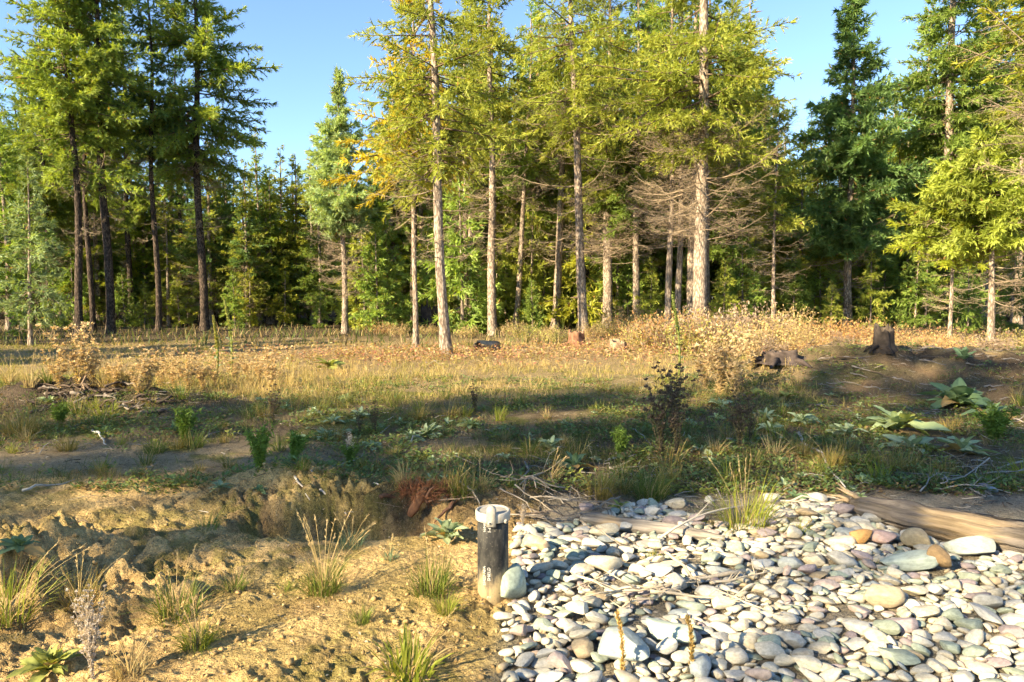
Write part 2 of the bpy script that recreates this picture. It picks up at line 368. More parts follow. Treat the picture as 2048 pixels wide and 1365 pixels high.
# ------------------------------------------------------------------ ground
def build_ground():
    ang_f = np.linspace(-41, 41, 450)
    ang_s = np.concatenate([np.linspace(41, 319, 70)[1:-1]])
    ang = np.radians(np.concatenate([ang_f, ang_s]))       # measured from +y to +x
    rad = [0.25]
    while rad[-1] < 1.6: rad.append(rad[-1]*1.12)
    while rad[-1] < 7.0: rad.append(rad[-1]*1.0064)
    while rad[-1] < 30: rad.append(rad[-1]*1.013)
    while rad[-1] < 4000: rad.append(rad[-1]*1.12)
    rad = np.array(rad); A, R = np.meshgrid(ang, rad); na = len(ang); nr = len(rad)
    X = (R*np.sin(A)).ravel(); Y = (R*np.cos(A)).ravel(); Z = height(X, Y)
    V = np.stack([X, Y, Z], 1)
    i = np.arange(nr-1)[:, None]*na; j = np.arange(na)[None, :]; k = (j+1) % na
    T = np.concatenate([np.stack([i+j, i+na+j, i+k], -1).reshape(-1, 3), np.stack([i+k, i+na+j, i+na+k], -1).reshape(-1, 3)])
    V = np.concatenate([V, [[0, 0, hz(0, 0)]]]); c = len(V)-1; jj = np.arange(na)
    T = np.concatenate([T, np.stack([np.full(na, c), jj, (jj+1) % na], -1)])
    X = V[:, 0]; Y = V[:, 1]
    r = np.hypot(X, Y)
    sand = np.array([.70, .475, .20]); soil = np.array([.15, .108, .064]); moss = np.array([.15, .155, .03])
    humus = np.array([.075, .056, .042]); straw = np.array([.36, .265, .13]); floor = np.array([.10, .075, .045]); red = np.array([.24, .15, .08])
    def mix(a, b, f): return a*(1-f[:, None])+b*f[:, None]
    s = sand_mask(X, Y)
    C = np.broadcast_to(soil, (len(X), 3)).copy()
    C = mix(C, np.array([.25, .185, .10]), sstep(.4, .65, fbm(X*.8, Y*.8, 21, 4)))
    barep = blob(X, Y, -3.9, 6.4, 2.6, 0.9, 0.05)           # bare trodden soil on the left
    C = mix(C, np.array([.36, .275, .16]), np.clip(barep*1.3, 0, 1))
    C = mix(C, straw, sstep(9.3, 10.8, Y+2*(fbm(X*.6, Y*.6, 22, 3)-.5))*(1-sstep(24, 32, r)))
    C = mix(C, sand, s)
    C = mix(C, np.array([.36, .24, .10]), s*sstep(.45, .65, fbm(X*4, Y*4, 27, 4))*.75)
    bank = np.clip(blob(X, Y, -1.2, 4.98, 1.0, .22)*1.2, 0, 1)*sstep(.4, .6, fbm(X*6, Y*6, 34, 3)); C = mix(C, np.array([.11, .075, .045]), bank*.85)
    mm = sstep(.53, .68, fbm(X*1.7+3, Y*1.7, 23, 5))*(.35+.5*(1-s))*(1-sstep(10, 16, r))
    mm = np.maximum(mm, s*.6*sstep(.50, .62, fbm(X*1.6, Y*1.3, 25, 3))*sstep(.42, .6, fbm(X*14, Y*14, 33, 3)))
    C = mix(C, moss, np.clip(mm, 0, .85))
    hm = np.clip(1.3*blob(X, Y, -6.0, 9.7, 2.0, .65)+1.25*blob(X, Y, 9.0, 11.3, 4.8, 2.2)*sstep(.25, .5, fbm(X*1.5, Y*1.5, 26, 3))+
                 1.1*blob(X, Y, 1.6, 5.75, 1.8, .45)+.8*blob(X, Y, .6, 5.0, .9, .5)+.6*blob(X, Y, -.75, 5.05, .3, .2)+.7*blob(X, Y, 3.8, 6.0, 1.6, .5), 0, 1)
    C = mix(C, humus, hm*.9)
    rd = np.clip(blob(X, Y, 6.0, 10.2, 1.6, .9), 0, 1)*sstep(.4, .6, fbm(X*2, Y*2, 29, 3)); C = mix(C, red, rd*.8)
    rd2 = np.clip(blob(X, Y, -1.5, 18.5, 5, 1.8), 0, 1)*.7; C = mix(C, np.array([.30, .16, .09]), rd2*sstep(.3, .6, fbm(X*1.2, Y*1.2, 31, 3)))
    st = sstep(-.15, .1, X-.15*(Y-3))*(1-sstep(5.0, 5.4, Y)); C = mix(C, np.array([.33, .28, .20]), st*.95)
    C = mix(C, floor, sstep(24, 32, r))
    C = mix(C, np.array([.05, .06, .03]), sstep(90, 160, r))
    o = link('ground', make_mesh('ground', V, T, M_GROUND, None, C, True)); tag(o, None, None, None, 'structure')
build_ground()

# distant mountains seen through gaps between the trees
def build_hills():
    n = 160; a = np.linspace(-1.1, 1.1, n); V = []; rows = [(2400, 0), (2600, .45), (2900, .8), (3200, 1.0), (3500, .4)]
    hgt = 170+150*fbm(a*3+4, a*0+1, 41, 4)+420*np.exp(-((a-.55)/.14)**2)
    for r, f in rows: V.append(np.stack([r*np.sin(a), r*np.cos(a), hgt*f*(.9+.25*fbm(a*20, a*0+r, 42, 3))], 1))
    V = np.concatenate(V); i = np.arange(len(rows)-1)[:, None]*n; j = np.arange(n-1)[None]
    T = np.concatenate([np.stack([i+j, i+j+1, i+n+j], -1).reshape(-1, 3), np.stack([i+j+1, i+n+j+1, i+n+j], -1).reshape(-1, 3)])
    c = np.broadcast_to(np.array([.11, .12, .13]), V.shape)
    tag(link('hills', make_mesh('hills', V, T, M_GROUND, None, c, True)), None, None, None, 'structure')
build_hills()

# ------------------------------------------------------------------ conifers
TINT = {  # foliage colour pairs: lower or inner, outer tip
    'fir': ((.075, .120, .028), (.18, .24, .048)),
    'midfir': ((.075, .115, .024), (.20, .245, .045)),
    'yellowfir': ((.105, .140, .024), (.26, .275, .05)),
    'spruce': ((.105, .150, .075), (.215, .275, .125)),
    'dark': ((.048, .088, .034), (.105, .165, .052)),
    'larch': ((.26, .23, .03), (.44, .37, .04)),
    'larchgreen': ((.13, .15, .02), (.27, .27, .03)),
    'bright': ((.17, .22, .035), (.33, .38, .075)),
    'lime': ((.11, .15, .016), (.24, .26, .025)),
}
def tree_axis(H, lean, curve, seed):
    g = rng(seed+5); ph = g.uniform(0, 6.28); am = g.uniform(.02, .07)
    def ax(z):
        z = np.asarray(z, float); t = z/H
        x = lean*z + curve*np.sin(PI*np.clip(t*1.4, 0, 1))+am*np.sin(z*.6+ph); y = am*np.cos(z*.5+ph)-am*math.cos(ph)
        return np.stack([x-am*math.sin(ph), y, z], -1)
    return ax

def make_conifer(name, seed, H, r0, cb, R, tint='fir', dead=(0, 0, 0), dlen=1.5, lean=0., curve=0., dens=1., el=(.95, .1, -.25), needle=(.20, .055), bark=None, droop=.18, shape=.75, sparse=0., dtwig=9, side=None, dside=None):
    """returns meshes (trunk, crown, dead branches or None) of one conifer of height H with live crown from cb up"""
    g = rng(seed); ax = tree_axis(H, lean, curve, seed)
    # trunk
    nz = max(20, int(H*2.2)); z = np.linspace(-.25, H*.985, nz); P = ax(z)
    rr = r0*np.clip(1-z/H, 0.02, 1)**.72*(1+.55*np.exp(-np.clip(z, 0, None)/.22))
    Vt, Tt = tube(P, rr, 12, seed, .07)
    trunk = make_mesh(name+'_trunk', Vt, Tt, bark or M_BARK, smooth=True)
    # live branches
    Lc = H-cb; nb = int(Lc*17*dens); t = np.sort(g.random(nb)**1.15)
    zb = cb+Lc*t*.985; az = g.random(nb)*2*PI
    if side is not None: az = np.where(g.random(nb) < side[1], side[0]+g.normal(0, .7, nb), az)
    lump = .55+.8*vnoise(az*1.1+seed, zb*.7, seed)
    L = R*np.clip((1-t)**shape, .03, 1)*(.5+.5*np.clip(t/.12, 0, 1))*lump*g.uniform(.55, 1.12, nb)
    L = np.maximum(L, .16)
    ang = np.interp(t, [0, .45, 1], [el[2], el[1], el[0]])+g.normal(0, .2, nb)
    O = ax(zb); dh = np.stack([np.cos(az), np.sin(az), np.zeros(nb)], 1)
    up = np.array([0, 0, 1.])
    def bpos(i, s):
        a = ang[i]; l = L[i]*s
        return O[i]+dh[i]*(l*np.cos(a))[:, None]+up*(l*np.sin(a)-droop*l*s*(1-.75*s)*1.2+.0*l)[:, None]
    mb = MB()
    ss = np.array([0, .3, .6, .95]); ib = np.arange(nb)
    pts = [bpos(ib, np.full(nb, s)) for s in ss]
    br = .006+.011*L
    for q in range(3):
        V, T = tubes_batch(pts[q], pts[q+1], br*(1-ss[q]*.8), br*(1-ss[q+1]*.8)); mb.add(V, T, (.16, .115, .075), 1)
    # twigs
    nt = np.maximum(5, (L*21*dens).astype(int)); it = np.repeat(ib, nt); n = len(it)
    s = g.uniform(.12 if cb > 0 else .05, 1.0, n)**.8
    s = np.minimum(1, s+sparse*(1-s)*g.random(n))
    sgn = np.where(g.random(n) < .5, -1, 1); fan = g.uniform(.55, 1.15, n)*sgn*(1-.55*s**4)
    base = bpos(it, s); a = az[it]+fan
    tl = np.clip((.10+.42*L[it]*(1-s)*.62)*g.uniform(.6, 1.3, n), .08, .62)
    td = np.stack([np.cos(a), np.sin(a), np.tan(ang[it]*.6)+g.normal(-.1, .6, n)], 1); td = unit(td)
    ne = np.maximum(3, (tl/(needle[0]*.17)).astype(int)); ie = np.repeat(np.arange(n), ne); m = len(ie)
    q = g.random(m); pb = base[ie]+td[ie]*(tl[ie]*q)[:, None]
    pb[:, 2] -= .12*tl[ie]*q*q
    ed = unit(td[ie]+g.normal(0, .36, (m, 3))+np.array([0, 0, -.08]))
    V, T = sprigs(pb, ed, needle[0]*g.uniform(.6, 1.35, m), needle[1]*g.uniform(.7, 1.3, m), g.uniform(-1.3, 1.3, m))
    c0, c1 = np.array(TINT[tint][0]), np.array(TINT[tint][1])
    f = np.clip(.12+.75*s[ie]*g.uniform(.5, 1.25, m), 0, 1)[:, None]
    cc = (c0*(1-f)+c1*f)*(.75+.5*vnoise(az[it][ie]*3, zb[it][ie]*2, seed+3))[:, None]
    br_ = g.random(m) < .012; cc[br_] = np.array([.22, .12, .04])
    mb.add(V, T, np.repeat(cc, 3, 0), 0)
    crown = mb.mesh(name+'_crown', [M_NEEDLE, M_TWIG])
    # dead lower branches
    dm = None
    if dead[2]:
        nb = dead[2]; zb = g.uniform(dead[0], dead[1], nb); az = g.random(nb)*2*PI
        if dside is not None: az = np.where(g.random(nb) < dside[1], dside[0]+g.normal(0, .5, nb), az)
        L = dlen*g.uniform(.25, 1.1, nb)*np.interp(zb, [dead[0], dead[0]*.5+dead[1]*.5, dead[1]], [.7, 1, 1])
        ang = g.normal(.02, .22, nb); O = ax(zb); dh = np.stack([np.cos(az), np.sin(az), np.zeros(nb)], 1); mb = MB()
        sag = g.uniform(.0, .28, nb)
        def dpos(i, s): l = L[i]*s; return O[i]+dh[i]*(l*np.cos(ang[i]))[:, None]+up*(l*np.sin(ang[i])-sag[i]*l*(1-s)*1.6+.12*l*s*s)[:, None]
        ib = np.arange(nb); ss = np.array([0, .25, .5, .75, 1.]); br = .007+.0075*L
        colr = np.array([.36, .275, .18]); cv = g.uniform(.65, 1.2, nb)
        for q in range(4):
            V, T = tubes_batch(dpos(ib, np.full(nb, ss[q])), dpos(ib, np.full(nb, ss[q+1])), br*(1-.8*ss[q]), br*(1-.8*ss[q+1]))
            mb.add(V, T, np.repeat(colr*cv[:, None], 9, 0))
        nt = np.maximum(2, (L*dtwig).astype(int)); it = np.repeat(ib, nt); n = len(it); s = g.uniform(.2, 1, n)
        a = az[it]+np.where(g.random(n) < .5, -1, 1)*g.uniform(.35, 1.1, n); p0 = dpos(it, s)
        tl = (.12+.4*L[it]*(1-s*.7)*g.uniform(.3, 1, n)).clip(.1, .7)
        td = unit(np.stack([np.cos(a), np.sin(a), g.normal(.0, .38, n)], 1)); p1 = p0+td*tl[:, None]
        V, T = tubes_batch(p0, p1, .0052, .0022, bend=g.normal(0, .035, (n, 3))); mb.add(V, T, np.repeat(colr*.92*cv[it][:, None], 9, 0))
        k = np.repeat(np.arange(n), 3); q = g.uniform(.3, 1, len(k)); p0b = p0[k]+td[k]*(tl[k]*q)[:, None]
        td2 = unit(td[k]+g.normal(0, .7, (len(k), 3)))
        V, T = diamonds(p0b, td2, g.uniform(.06, .2, len(k)), .007, g.uniform(0, 3, len(k))); mb.add(V, T, colr*.9)
        dm = mb.mesh(name+'_dead', M_TWIG)
    return trunk, crown, dm

def plant_tree(meshes, loc, label, rot=0., s=1., group=None, name='conifer_tree', cat='tree'):
    e = link(name, None, None, loc, (0, 0, rot), s); tag(e, label, cat, group)
    link('trunk', meshes[0], e); link('crown', meshes[1], e)
    if meshes[2] is not None:
        o = link('dead_branches', meshes[2], e); o['kind'] = 'stuff'
    return e

# (photo column, distance, keyword arguments, label)
FRONT = [
 (160, 30, dict(bark=M_BARK2, H=21, r0=.165, cb=6.6, R=3.0, tint='midfir', dead=(3.5, 7.5, 22), lean=-.008, dens=.85), 'tall conifer with shade-toned trunk and wide bushy crown, second trunk from the left edge'),
 (187, 31.5, dict(bark=M_BARK2, H=20, r0=.125, cb=9.3, R=2.2, tint='fir', dead=(4, 9.5, 26), dens=.7), 'slim tall conifer with shade-toned trunk between two thicker trunks in left group'),
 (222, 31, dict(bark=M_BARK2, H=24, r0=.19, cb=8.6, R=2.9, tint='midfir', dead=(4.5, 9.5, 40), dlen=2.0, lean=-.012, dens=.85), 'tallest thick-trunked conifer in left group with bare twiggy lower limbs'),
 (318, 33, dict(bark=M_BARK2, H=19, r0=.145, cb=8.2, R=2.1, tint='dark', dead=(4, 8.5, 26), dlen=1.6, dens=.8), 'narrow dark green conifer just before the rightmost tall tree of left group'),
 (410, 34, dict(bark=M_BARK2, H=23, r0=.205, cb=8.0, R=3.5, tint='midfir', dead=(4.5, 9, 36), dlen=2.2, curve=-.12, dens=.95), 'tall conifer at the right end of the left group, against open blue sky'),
 (62, 22.5, dict(H=6.2, r0=.07, cb=.9, R=1.35, tint='spruce', dead=(.5, 1.5, 10), dlen=.7, dens=1.1, needle=(.14, .035)), 'small drooping shaded spruce in front of the left group of tall trees'),
 (690, 31, dict(H=11.8, r0=.145, cb=4.7, R=1.6, tint='spruce', dead=(1.7, 5.2, 90), dlen=1.5, lean=-.012, dens=1.9, dtwig=14, el=(1.1, .35, .1)), 'pointed grey-green spruce standing alone against the sky with brown twiggy skirt'),
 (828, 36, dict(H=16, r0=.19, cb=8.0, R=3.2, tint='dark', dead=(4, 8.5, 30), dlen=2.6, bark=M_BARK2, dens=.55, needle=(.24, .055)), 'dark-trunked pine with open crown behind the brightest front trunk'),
 (893, 19.5, dict(H=16.5, r0=.155, cb=5.4, R=2.5, tint='yellowfir', dead=(2.6, 6.2, 34), dlen=1.7, lean=-.042, dens=.8), 'sunlit straight bare-trunked fir nearest the clearing with yellow-green crown'),
 (832, 22.0, dict(H=12.5, r0=.09, cb=5.6, R=2.5, tint='larch', dead=(4, 6.0, 14), dlen=1.4, dens=.8, needle=(.15, .04)), 'golden yellow larch showing left of and behind the nearest sunlit trunk'),
 (985, 30, dict(H=18, r0=.20, cb=8.6, R=2.5, tint='yellowfir', dead=(3.5, 9, 54), dlen=2.1, lean=-.008, dens=.8), 'sunlit fir with pale trunk and reddish root flare beyond the hollow log'),
 (1030, 33, dict(H=14, r0=.15, cb=7.4, R=2.0, tint='fir', dead=(3.5, 7.5, 30), lean=.06, curve=.1, dens=.75), 'thin conifer whose trunk leans to the right beside pale thin sapling stem'),
 (1168, 27, dict(H=19, r0=.195, cb=8.4, R=3.0, tint='yellowfir', dead=(3.2, 9.6, 64), dlen=2.7, lean=-.045, dens=.75), 'sunlit fir leaning left with long upswept bare lower branches'),
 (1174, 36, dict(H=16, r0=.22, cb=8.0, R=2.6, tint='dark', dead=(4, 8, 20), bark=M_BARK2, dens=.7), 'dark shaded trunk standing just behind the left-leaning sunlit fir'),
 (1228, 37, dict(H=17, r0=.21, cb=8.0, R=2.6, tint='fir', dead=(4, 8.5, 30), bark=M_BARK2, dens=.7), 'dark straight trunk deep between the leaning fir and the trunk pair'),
 (1335, 25, dict(H=14.5, r0=.125, cb=7.2, R=2.3, tint='yellowfir', dead=(3.2, 7.8, 85), dlen=2.1, dens=.7, dtwig=12), 'left one of two slim pale sunlit trunks beside the thick fir'),
 (1353, 26, dict(H=16, r0=.125, cb=8.0, R=2.4, tint='fir', dead=(3.2, 8.2, 85), dlen=2.1, dens=.7, dtwig=12), 'right one of two slim pale sunlit trunks beside the thick fir'),
 (1400, 23, dict(H=19, r0=.25, cb=6.3, R=3.9, tint='yellowfir', dead=(3.3, 7.2, 85), dlen=2.8, dens=.85, lean=-.004, dtwig=12), 'thickest sunlit fir right of centre with wide crown and dead branch tangle'),
 (1384, 28, dict(H=15, r0=.21, cb=8.5, R=2.2, tint='fir', dead=(4, 8.5, 20), dens=.6), 'pale trunk half hidden on the left of the thickest fir'),
 (1413, 29, dict(H=15, r0=.19, cb=8.5, R=2.2, tint='fir', dead=(4, 8.5, 20), dens=.6), 'pale trunk half hidden on the right of the thickest fir'),
 (1546, 25, dict(H=8.2, r0=.075, cb=3.9, R=1.7, tint='yellowfir', dead=(1.2, 4.4, 44), dlen=1.3, lean=.008, dens=1.0), 'thin pale-stemmed young fir between the thick fir and the dark spire'),
 (1695, 29, dict(H=14.6, r0=.17, cb=3.4, R=2.7, tint='dark', dead=(1.0, 4.2, 50), dlen=2.0, lean=-.006, dens=1.6, shape=.85), 'dark green pointed conifer alone in the sky gap above the old stump'),
 (1882, 32, dict(H=25, r0=.23, cb=4.6, R=3.6, tint='fir', dead=(1.5, 5, 30), dlen=2, dens=.95), 'tall broad green conifer behind the two small bright firs at right'),
 (1898, 21.5, dict(H=5.6, r0=.065, cb=2.7, R=1.9, tint='lime', dead=(1.0, 3.2, 30), dlen=1.3, dens=1.35, el=(.8, .25, .05), needle=(.15, .04), shape=.6), 'smaller of the two bright young firs at right, with whip-thin stem'),
 (1980, 20.5, dict(H=6.4, r0=.105, cb=3.0, R=2.35, tint='bright', dead=(1.0, 3.6, 44), dlen=1.7, dens=1.7, el=(.7, .2, .0), needle=(.16, .045), shape=.6, lean=-.03, dside=(.1, .5)), 'bright lime-green rounded young fir with pale stem at the right edge'),
 (2235, 17, dict(H=14, r0=.2, cb=6.6, R=4.3, tint='larchgreen', dead=(4.6, 7.6, 30), dlen=3.7, dens=.55, needle=(.15, .04), el=(.6, .05, -.02), shape=.45, side=(PI, .5), dside=(PI, .75), dtwig=12), 'larch outside the right edge reaching yellow boughs and dead limbs into view'),
 (18, 33, dict(H=10.5, r0=.14, cb=1.2, R=2.4, tint='fir', dead=(.5, 2, 14), dens=1.0), 'full green conifer cut by the left edge of the view'),
 (540, 45, dict(H=9.8, r0=.12, cb=.8, R=2.2, tint='lime', dens=.95), 'bright yellow-green full conifer in the gap left of the pointed spruce'),
 (520, 51, dict(H=14.6, r0=.15, cb=2, R=2.1, tint='lime', dens=.8), 'tall sunlit yellow-topped conifer behind the gap, left of the pointed spruce'),
 (640, 44, dict(H=11, r0=.14, cb=1.2, R=2.5, tint='spruce', dens=1.0), 'full grey-green spruce touching the left side of the pointed spruce'),
 (455, 43, dict(H=9.5, r0=.12, cb=1.5, R=2.1, tint='yellowfir', dead=(.8, 2.5, 20), dens=.85), 'olive-green conifer just right of the tall left group'),
 (757, 31, dict(H=5.0, r0=.06, cb=.4, R=1.3, tint='fir', dens=1.2, needle=(.13, .05)), 'small layered young fir in front of dark gap right of the pointed spruce'),
 (1272, 31, dict(H=16, r0=.17, cb=4.6, R=2.8, tint='fir', dead=(2.5, 5.5, 40), dlen=2.3, dens=.85), 'broad green conifer behind the dead branches left of the trunk pair'),
 (1075, 36, dict(H=17, r0=.17, cb=5.0, R=2.7, tint='fir', dead=(3, 6, 30), dlen=2, dens=.8), 'full green conifer filling the space behind the leaning thin trunk'),
 (930, 33, dict(H=15, r0=.17, cb=6.0, R=2.4, tint='yellowfir', dead=(2.5, 6.5, 50), dlen=2, dens=.75), 'shaded-trunk fir between the nearest trunk and the pale trunk with roots'),
 (1470, 31, dict(H=13, r0=.13, cb=3.4, R=2.7, tint='fir', dead=(1.5, 4.5, 40), dlen=2, dens=.9), 'broad green conifer showing right of the thickest fir'),
 (1600, 33, dict(H=9.5, r0=.11, cb=2.0, R=2.3, tint='yellowfir', dead=(1, 3, 30), dens=.9), 'mid-height fir between thin young fir and dark spire'),
 (1790, 35, dict(H=11, r0=.13, cb=2.0, R=2.6, tint='lime', dead=(1, 3, 30), dens=.8), 'yellow-tinged conifer right of the dark spire'),
 (2035, 29, dict(H=13, r0=.16, cb=3, R=2.8, tint='yellowfir', dead=(1.5, 4, 30), dens=.85), 'green conifer behind the bright rounded young fir'),
 (715, 47, dict(H=9.0, r0=.12, cb=1, R=2.0, tint='fir', dens=.9), 'shorter dark conifer just right of the pointed spruce'),
]
MS = []
for i, (px, d, kw, lab) in enumerate(FRONT):
    kw['R'] *= 1.18
    if 'needle' not in kw: kw['needle'] = (.165, .034) if d < 28 else (.20, .052)
    ms = make_conifer('conifer', 100+i*7, **kw)
    plant_tree(ms, atd(px, d)-np.array([0, 0, .03]), lab, 0.0); MS.append(ms)

for px, d, i, s_, rot, lab in [
    (100, 37, 4, .72, 2.2, 'mid-height conifer behind the gap between the left edge and the first dark trunks'), (30, 38, 2, .5, 1.1, 'mid-height conifer behind the small shaded spruce at far left'),
    (262, 39, 0, .95, 4.0, 'tall conifer behind the gap between thickest and narrow left trees'), (362, 40, 3, .9, 2.0, 'slim tall conifer glimpsed between the last two left trees'),
    (800, 40, 32, .95, 1.0, 'tall green conifer filling the left flank of the central stand'), (945, 37, 10, 1.1, 2.5, 'tall fir behind the nearest trunk on its right side'), (1060, 41, 33, 1.15, .7, 'tall green conifer behind the thin leaning trunk on its right'),
    (1110, 33, 12, 1.0, 2.9, 'tall fir just left of and behind the left-leaning fir'), (1215, 32, 17, .95, 1.9, 'tall wide-crowned fir filling the gap right of the left-leaning fir'), (1300, 36, 22, .8, 2.2, 'tall broad conifer filling the gap left of the slim trunk pair'),
    (1450, 35, 17, .9, 3.6, 'wide-crowned fir rising behind the right side of the thickest fir'), (1520, 38, 35, 1.1, 1.3, 'broad conifer behind the thin young fir'),
    (1775, 38, 22, .5, 4.1, 'broad conifer between the dark spire and the tall broad conifer'), (1965, 34, 22, .9, 1.2, 'tall broad conifer above the bright rounded young fir'), (2050, 36, 4, .95, .6, 'tall conifer behind the right edge of the view'), (1840, 42, 32, 1.2, .3, 'tall conifer behind the two small bright firs on their left')]:
    plant_tree(MS[i], atd(px, d), lab, rot, s_)
PROTO = [make_conifer('forest_conifer', 900+i, **kw) for i, kw in enumerate([
    dict(H=13, r0=.15, cb=2.0, R=2.2, tint='fir', dead=(.8, 2.6, 24), dlen=1.6, dens=.75),
    dict(H=13, r0=.15, cb=3.2, R=2.3, tint='dark', dead=(.8, 4, 50), dlen=1.9, dens=.7, bark=M_BARK2),
    dict(H=13, r0=.14, cb=1.4, R=2.3, tint='yellowfir', dead=(.6, 2, 20), dlen=1.4, dens=.7),
    dict(H=13, r0=.15, cb=2.6, R=2.1, tint='lime', dead=(.8, 3, 30), dlen=1.5, dens=.65),
    dict(H=13, r0=.16, cb=4.6, R=2.4, tint='dark', dead=(1.0, 5.4, 80), dlen=2.1, dens=.7, bark=M_BARK2)])]
YOUNG = [make_conifer('young_fir', 950+i, **kw) for i, kw in enumerate([
    dict(H=3.6, r0=.045, cb=.15, R=1.15, tint='fir', dens=1.25, needle=(.15, .04)),
    dict(H=3.6, r0=.045, cb=.2, R=1.2, tint='yellowfir', dens=1.2, needle=(.15, .04)),
    dict(H=3.6, r0=.045, cb=.3, R=1.1, tint='larchgreen', dens=.9, needle=(.15, .04))])]
g = rng(77)
WX = [120, 270, 380, 480, 620, 760, 900, 1010, 1140, 1260, 1380, 1480, 1620, 1740, 1880]
WHERE = ['at the left edge', 'behind the tall left group', 'between the last two tall left trees', 'just right of the tall left group', 'below the open sky gap', 'behind the pointed spruce', 'behind the nearest sunlit trunk', 'behind the trunk with root flare', 'behind the thin leaning trunk', 'behind the left-leaning fir', 'behind the slim trunk pair', 'behind the thickest fir', 'behind the thin young fir', 'behind the dark spire', 'right of the dark spire', 'behind the bright young firs']
spots = []
for row, (d0, step) in enumerate([(41, 56), (46, 52), (52, 56), (60, 50), (72, 50)]):
    for px in np.arange(-120, 2180, step):
        spots.append((px+g.uniform(-24, 24), d0+g.uniform(-2.4, 2.4), row))
for px, d, row in spots:
    if 560 < px < 640 and row < 1: continue
    ceil_px = np.interp(px, [-100, 240, 300, 560, 620, 740, 800, 1500, 1560, 1680, 1800, 2200], [60, 240, 330, 330, 325, 320, 40, 0, 220, 230, 130, 40])
    Hm = 1.5+d*(600-ceil_px)/FPX
    H = min(Hm*g.uniform(.82 if px < 760 else .66, 1.0), 20)
    k = int(g.choice(5, p=[.28, .2, .2, .14, .18])); s = H/13
    plant_tree(PROTO[k], atd(px, d), '%s %s conifer in the forest %s' % (('tall' if H > 13 else 'mid-height' if H > 10 else 'low'), ['mid green', 'dark green', 'olive green', 'yellowish', 'bare-stemmed'][k], WHERE[int(np.searchsorted(WX, px))]),
               g.uniform(0, 6.28), (s*g.uniform(1.0, 1.35),)*2+(s,), 'conifers of the forest behind the front trees', 'forest_conifer')
for px, d, s, k in [(110, 36, .8, 0), (250, 38, .9, 0), (290, 37, .7, 1), (360, 39, .9, 1), (470, 37, .8, 0), (500, 38, 1.0, 2), (570, 40, .9, 2), (600, 42, .7, 0), (640, 37, .5, 0), (790, 33, .8, 1), (860, 34, .6, 1), (955, 33, .7, 0), (1010, 35, .9, 0), (1065, 31, .7, 0), (1110, 34, .9, 2), (1135, 37, 1.0, 1), (1200, 33, .7, 1), (1255, 33, .9, 0), (1300, 31, .8, 1), (1375, 33, .9, 0), (1445, 27, .75, 1), (1485, 28, 1.0, 0), (1510, 30, 1.1, 1), (1585, 29, .9, 0), (1640, 31, 1.1, 0), (1660, 27, .5, 1), (1740, 28, .8, 1), (1765, 31, 1.2, 0), (1830, 28, .9, 0), (1850, 30, 1.2, 1), (1935, 25, .8, 0), (2020, 24, .7, 0), (1300, 36, 1.3, 0), (1170, 40, 1.3, 2), (1050, 40, 1.4, 1), (420, 42, 1.3, 2), (150, 39, 1.4, 0), (40, 28, .6, 0), (880, 38, 1.3, 0), (1560, 36, 1.4, 1), (1690, 34, 1.3, 1)]:
    plant_tree(YOUNG[k], atd(px, d), 'young %s in the understorey %s' % (['dark green fir', 'olive green fir', 'yellow larch'][k], WHERE[int(np.searchsorted(WX, px))]), g.uniform(0, 6), s*g.uniform(.9, 1.15), 'young trees of the understorey', 'young_tree')

for k in range(34):
    px = 700+36*k+g.uniform(-12, 12); d = g.uniform(31, 40); kk = int(g.choice(3, p=[.4, .5, .1])); sc_ = g.uniform(1.1, 2.1)
    plant_tree(YOUNG[kk], atd(px, d), '%s young %s in the understorey %s' % ('taller' if sc_ > 1.6 else 'shorter', ['green fir', 'sunlit olive fir', 'yellowing larch'][kk], WHERE[int(np.searchsorted(WX, px))]), g.uniform(0, 6), (sc_*.9, sc_*.9, sc_), 'young trees of the understorey', 'young_tree')
for k in range(20):
    px = 235+20.5*k+g.uniform(-7, 7); d = g.uniform(39, 45); yt = g.uniform(285, 360); H = 1.5+d*(600-yt)/FPX; kk = int(g.choice([0, 2, 3, 2])); sc_ = H/13
    plant_tree(PROTO[kk], atd(px, d), '%s conifer of the sunlit back row, %s' % (['mid green', '', 'olive green', 'yellowish'][kk], WHERE[int(np.searchsorted(WX, px))]), g.uniform(0, 6), (sc_*1.25, sc_*1.25, sc_), 'conifers of the forest behind the front trees', 'forest_conifer')

# trees standing outside the view, behind and to the left: they shade the clearing
SHADE = make_conifer('shade_conifer', 990, H=17, r0=.1, cb=11.0, R=2.4, tint='fir', dens=.75, shape=.42)
SHADE2 = make_conifer('shade_conifer', 991, H=15, r0=.2, cb=2.0, R=3.0, tint='fir', dens=1.0)
for k, (x, y, s) in enumerate([(-33, -9, .82), (-30.2, -8.5, .84), (-27.5, -9.2, .82), (-24.8, -8.4, .86), (-22.6, -9, .90), (-20.4, -8.5, .91), (-18.2, -9, .95), (-16, -8.5, .97), (-13.8, -9, .98), (-11.6, -8.5, .97), (-9.2, -9, .95)]):
    plant_tree(SHADE, (x, y, 0), 'tall conifer standing behind the camera, shading the clearing', k*1.3, s, 'conifers behind the camera')
for k, (x, y, s) in enumerate([(-24, 6, .66), (-22, 8, .68), (-20, 9.6, .66), (-25.5, 9, .74), (-23, 11.5, .74), (-19.5, 12.5, .66), (-27, 7, .7), (-24, 17, .5), (-27, 20, .55), (-24.5, 23.5, .5), (-29, 15, .6), (-31, 24, .55), (-27, 27, .5), (-34, 19, .6)]):
    plant_tree(SHADE2, (x, y, 0), 'conifer at the forest edge beyond the left side of the view', k*1.7, s, 'conifers beyond the left side')

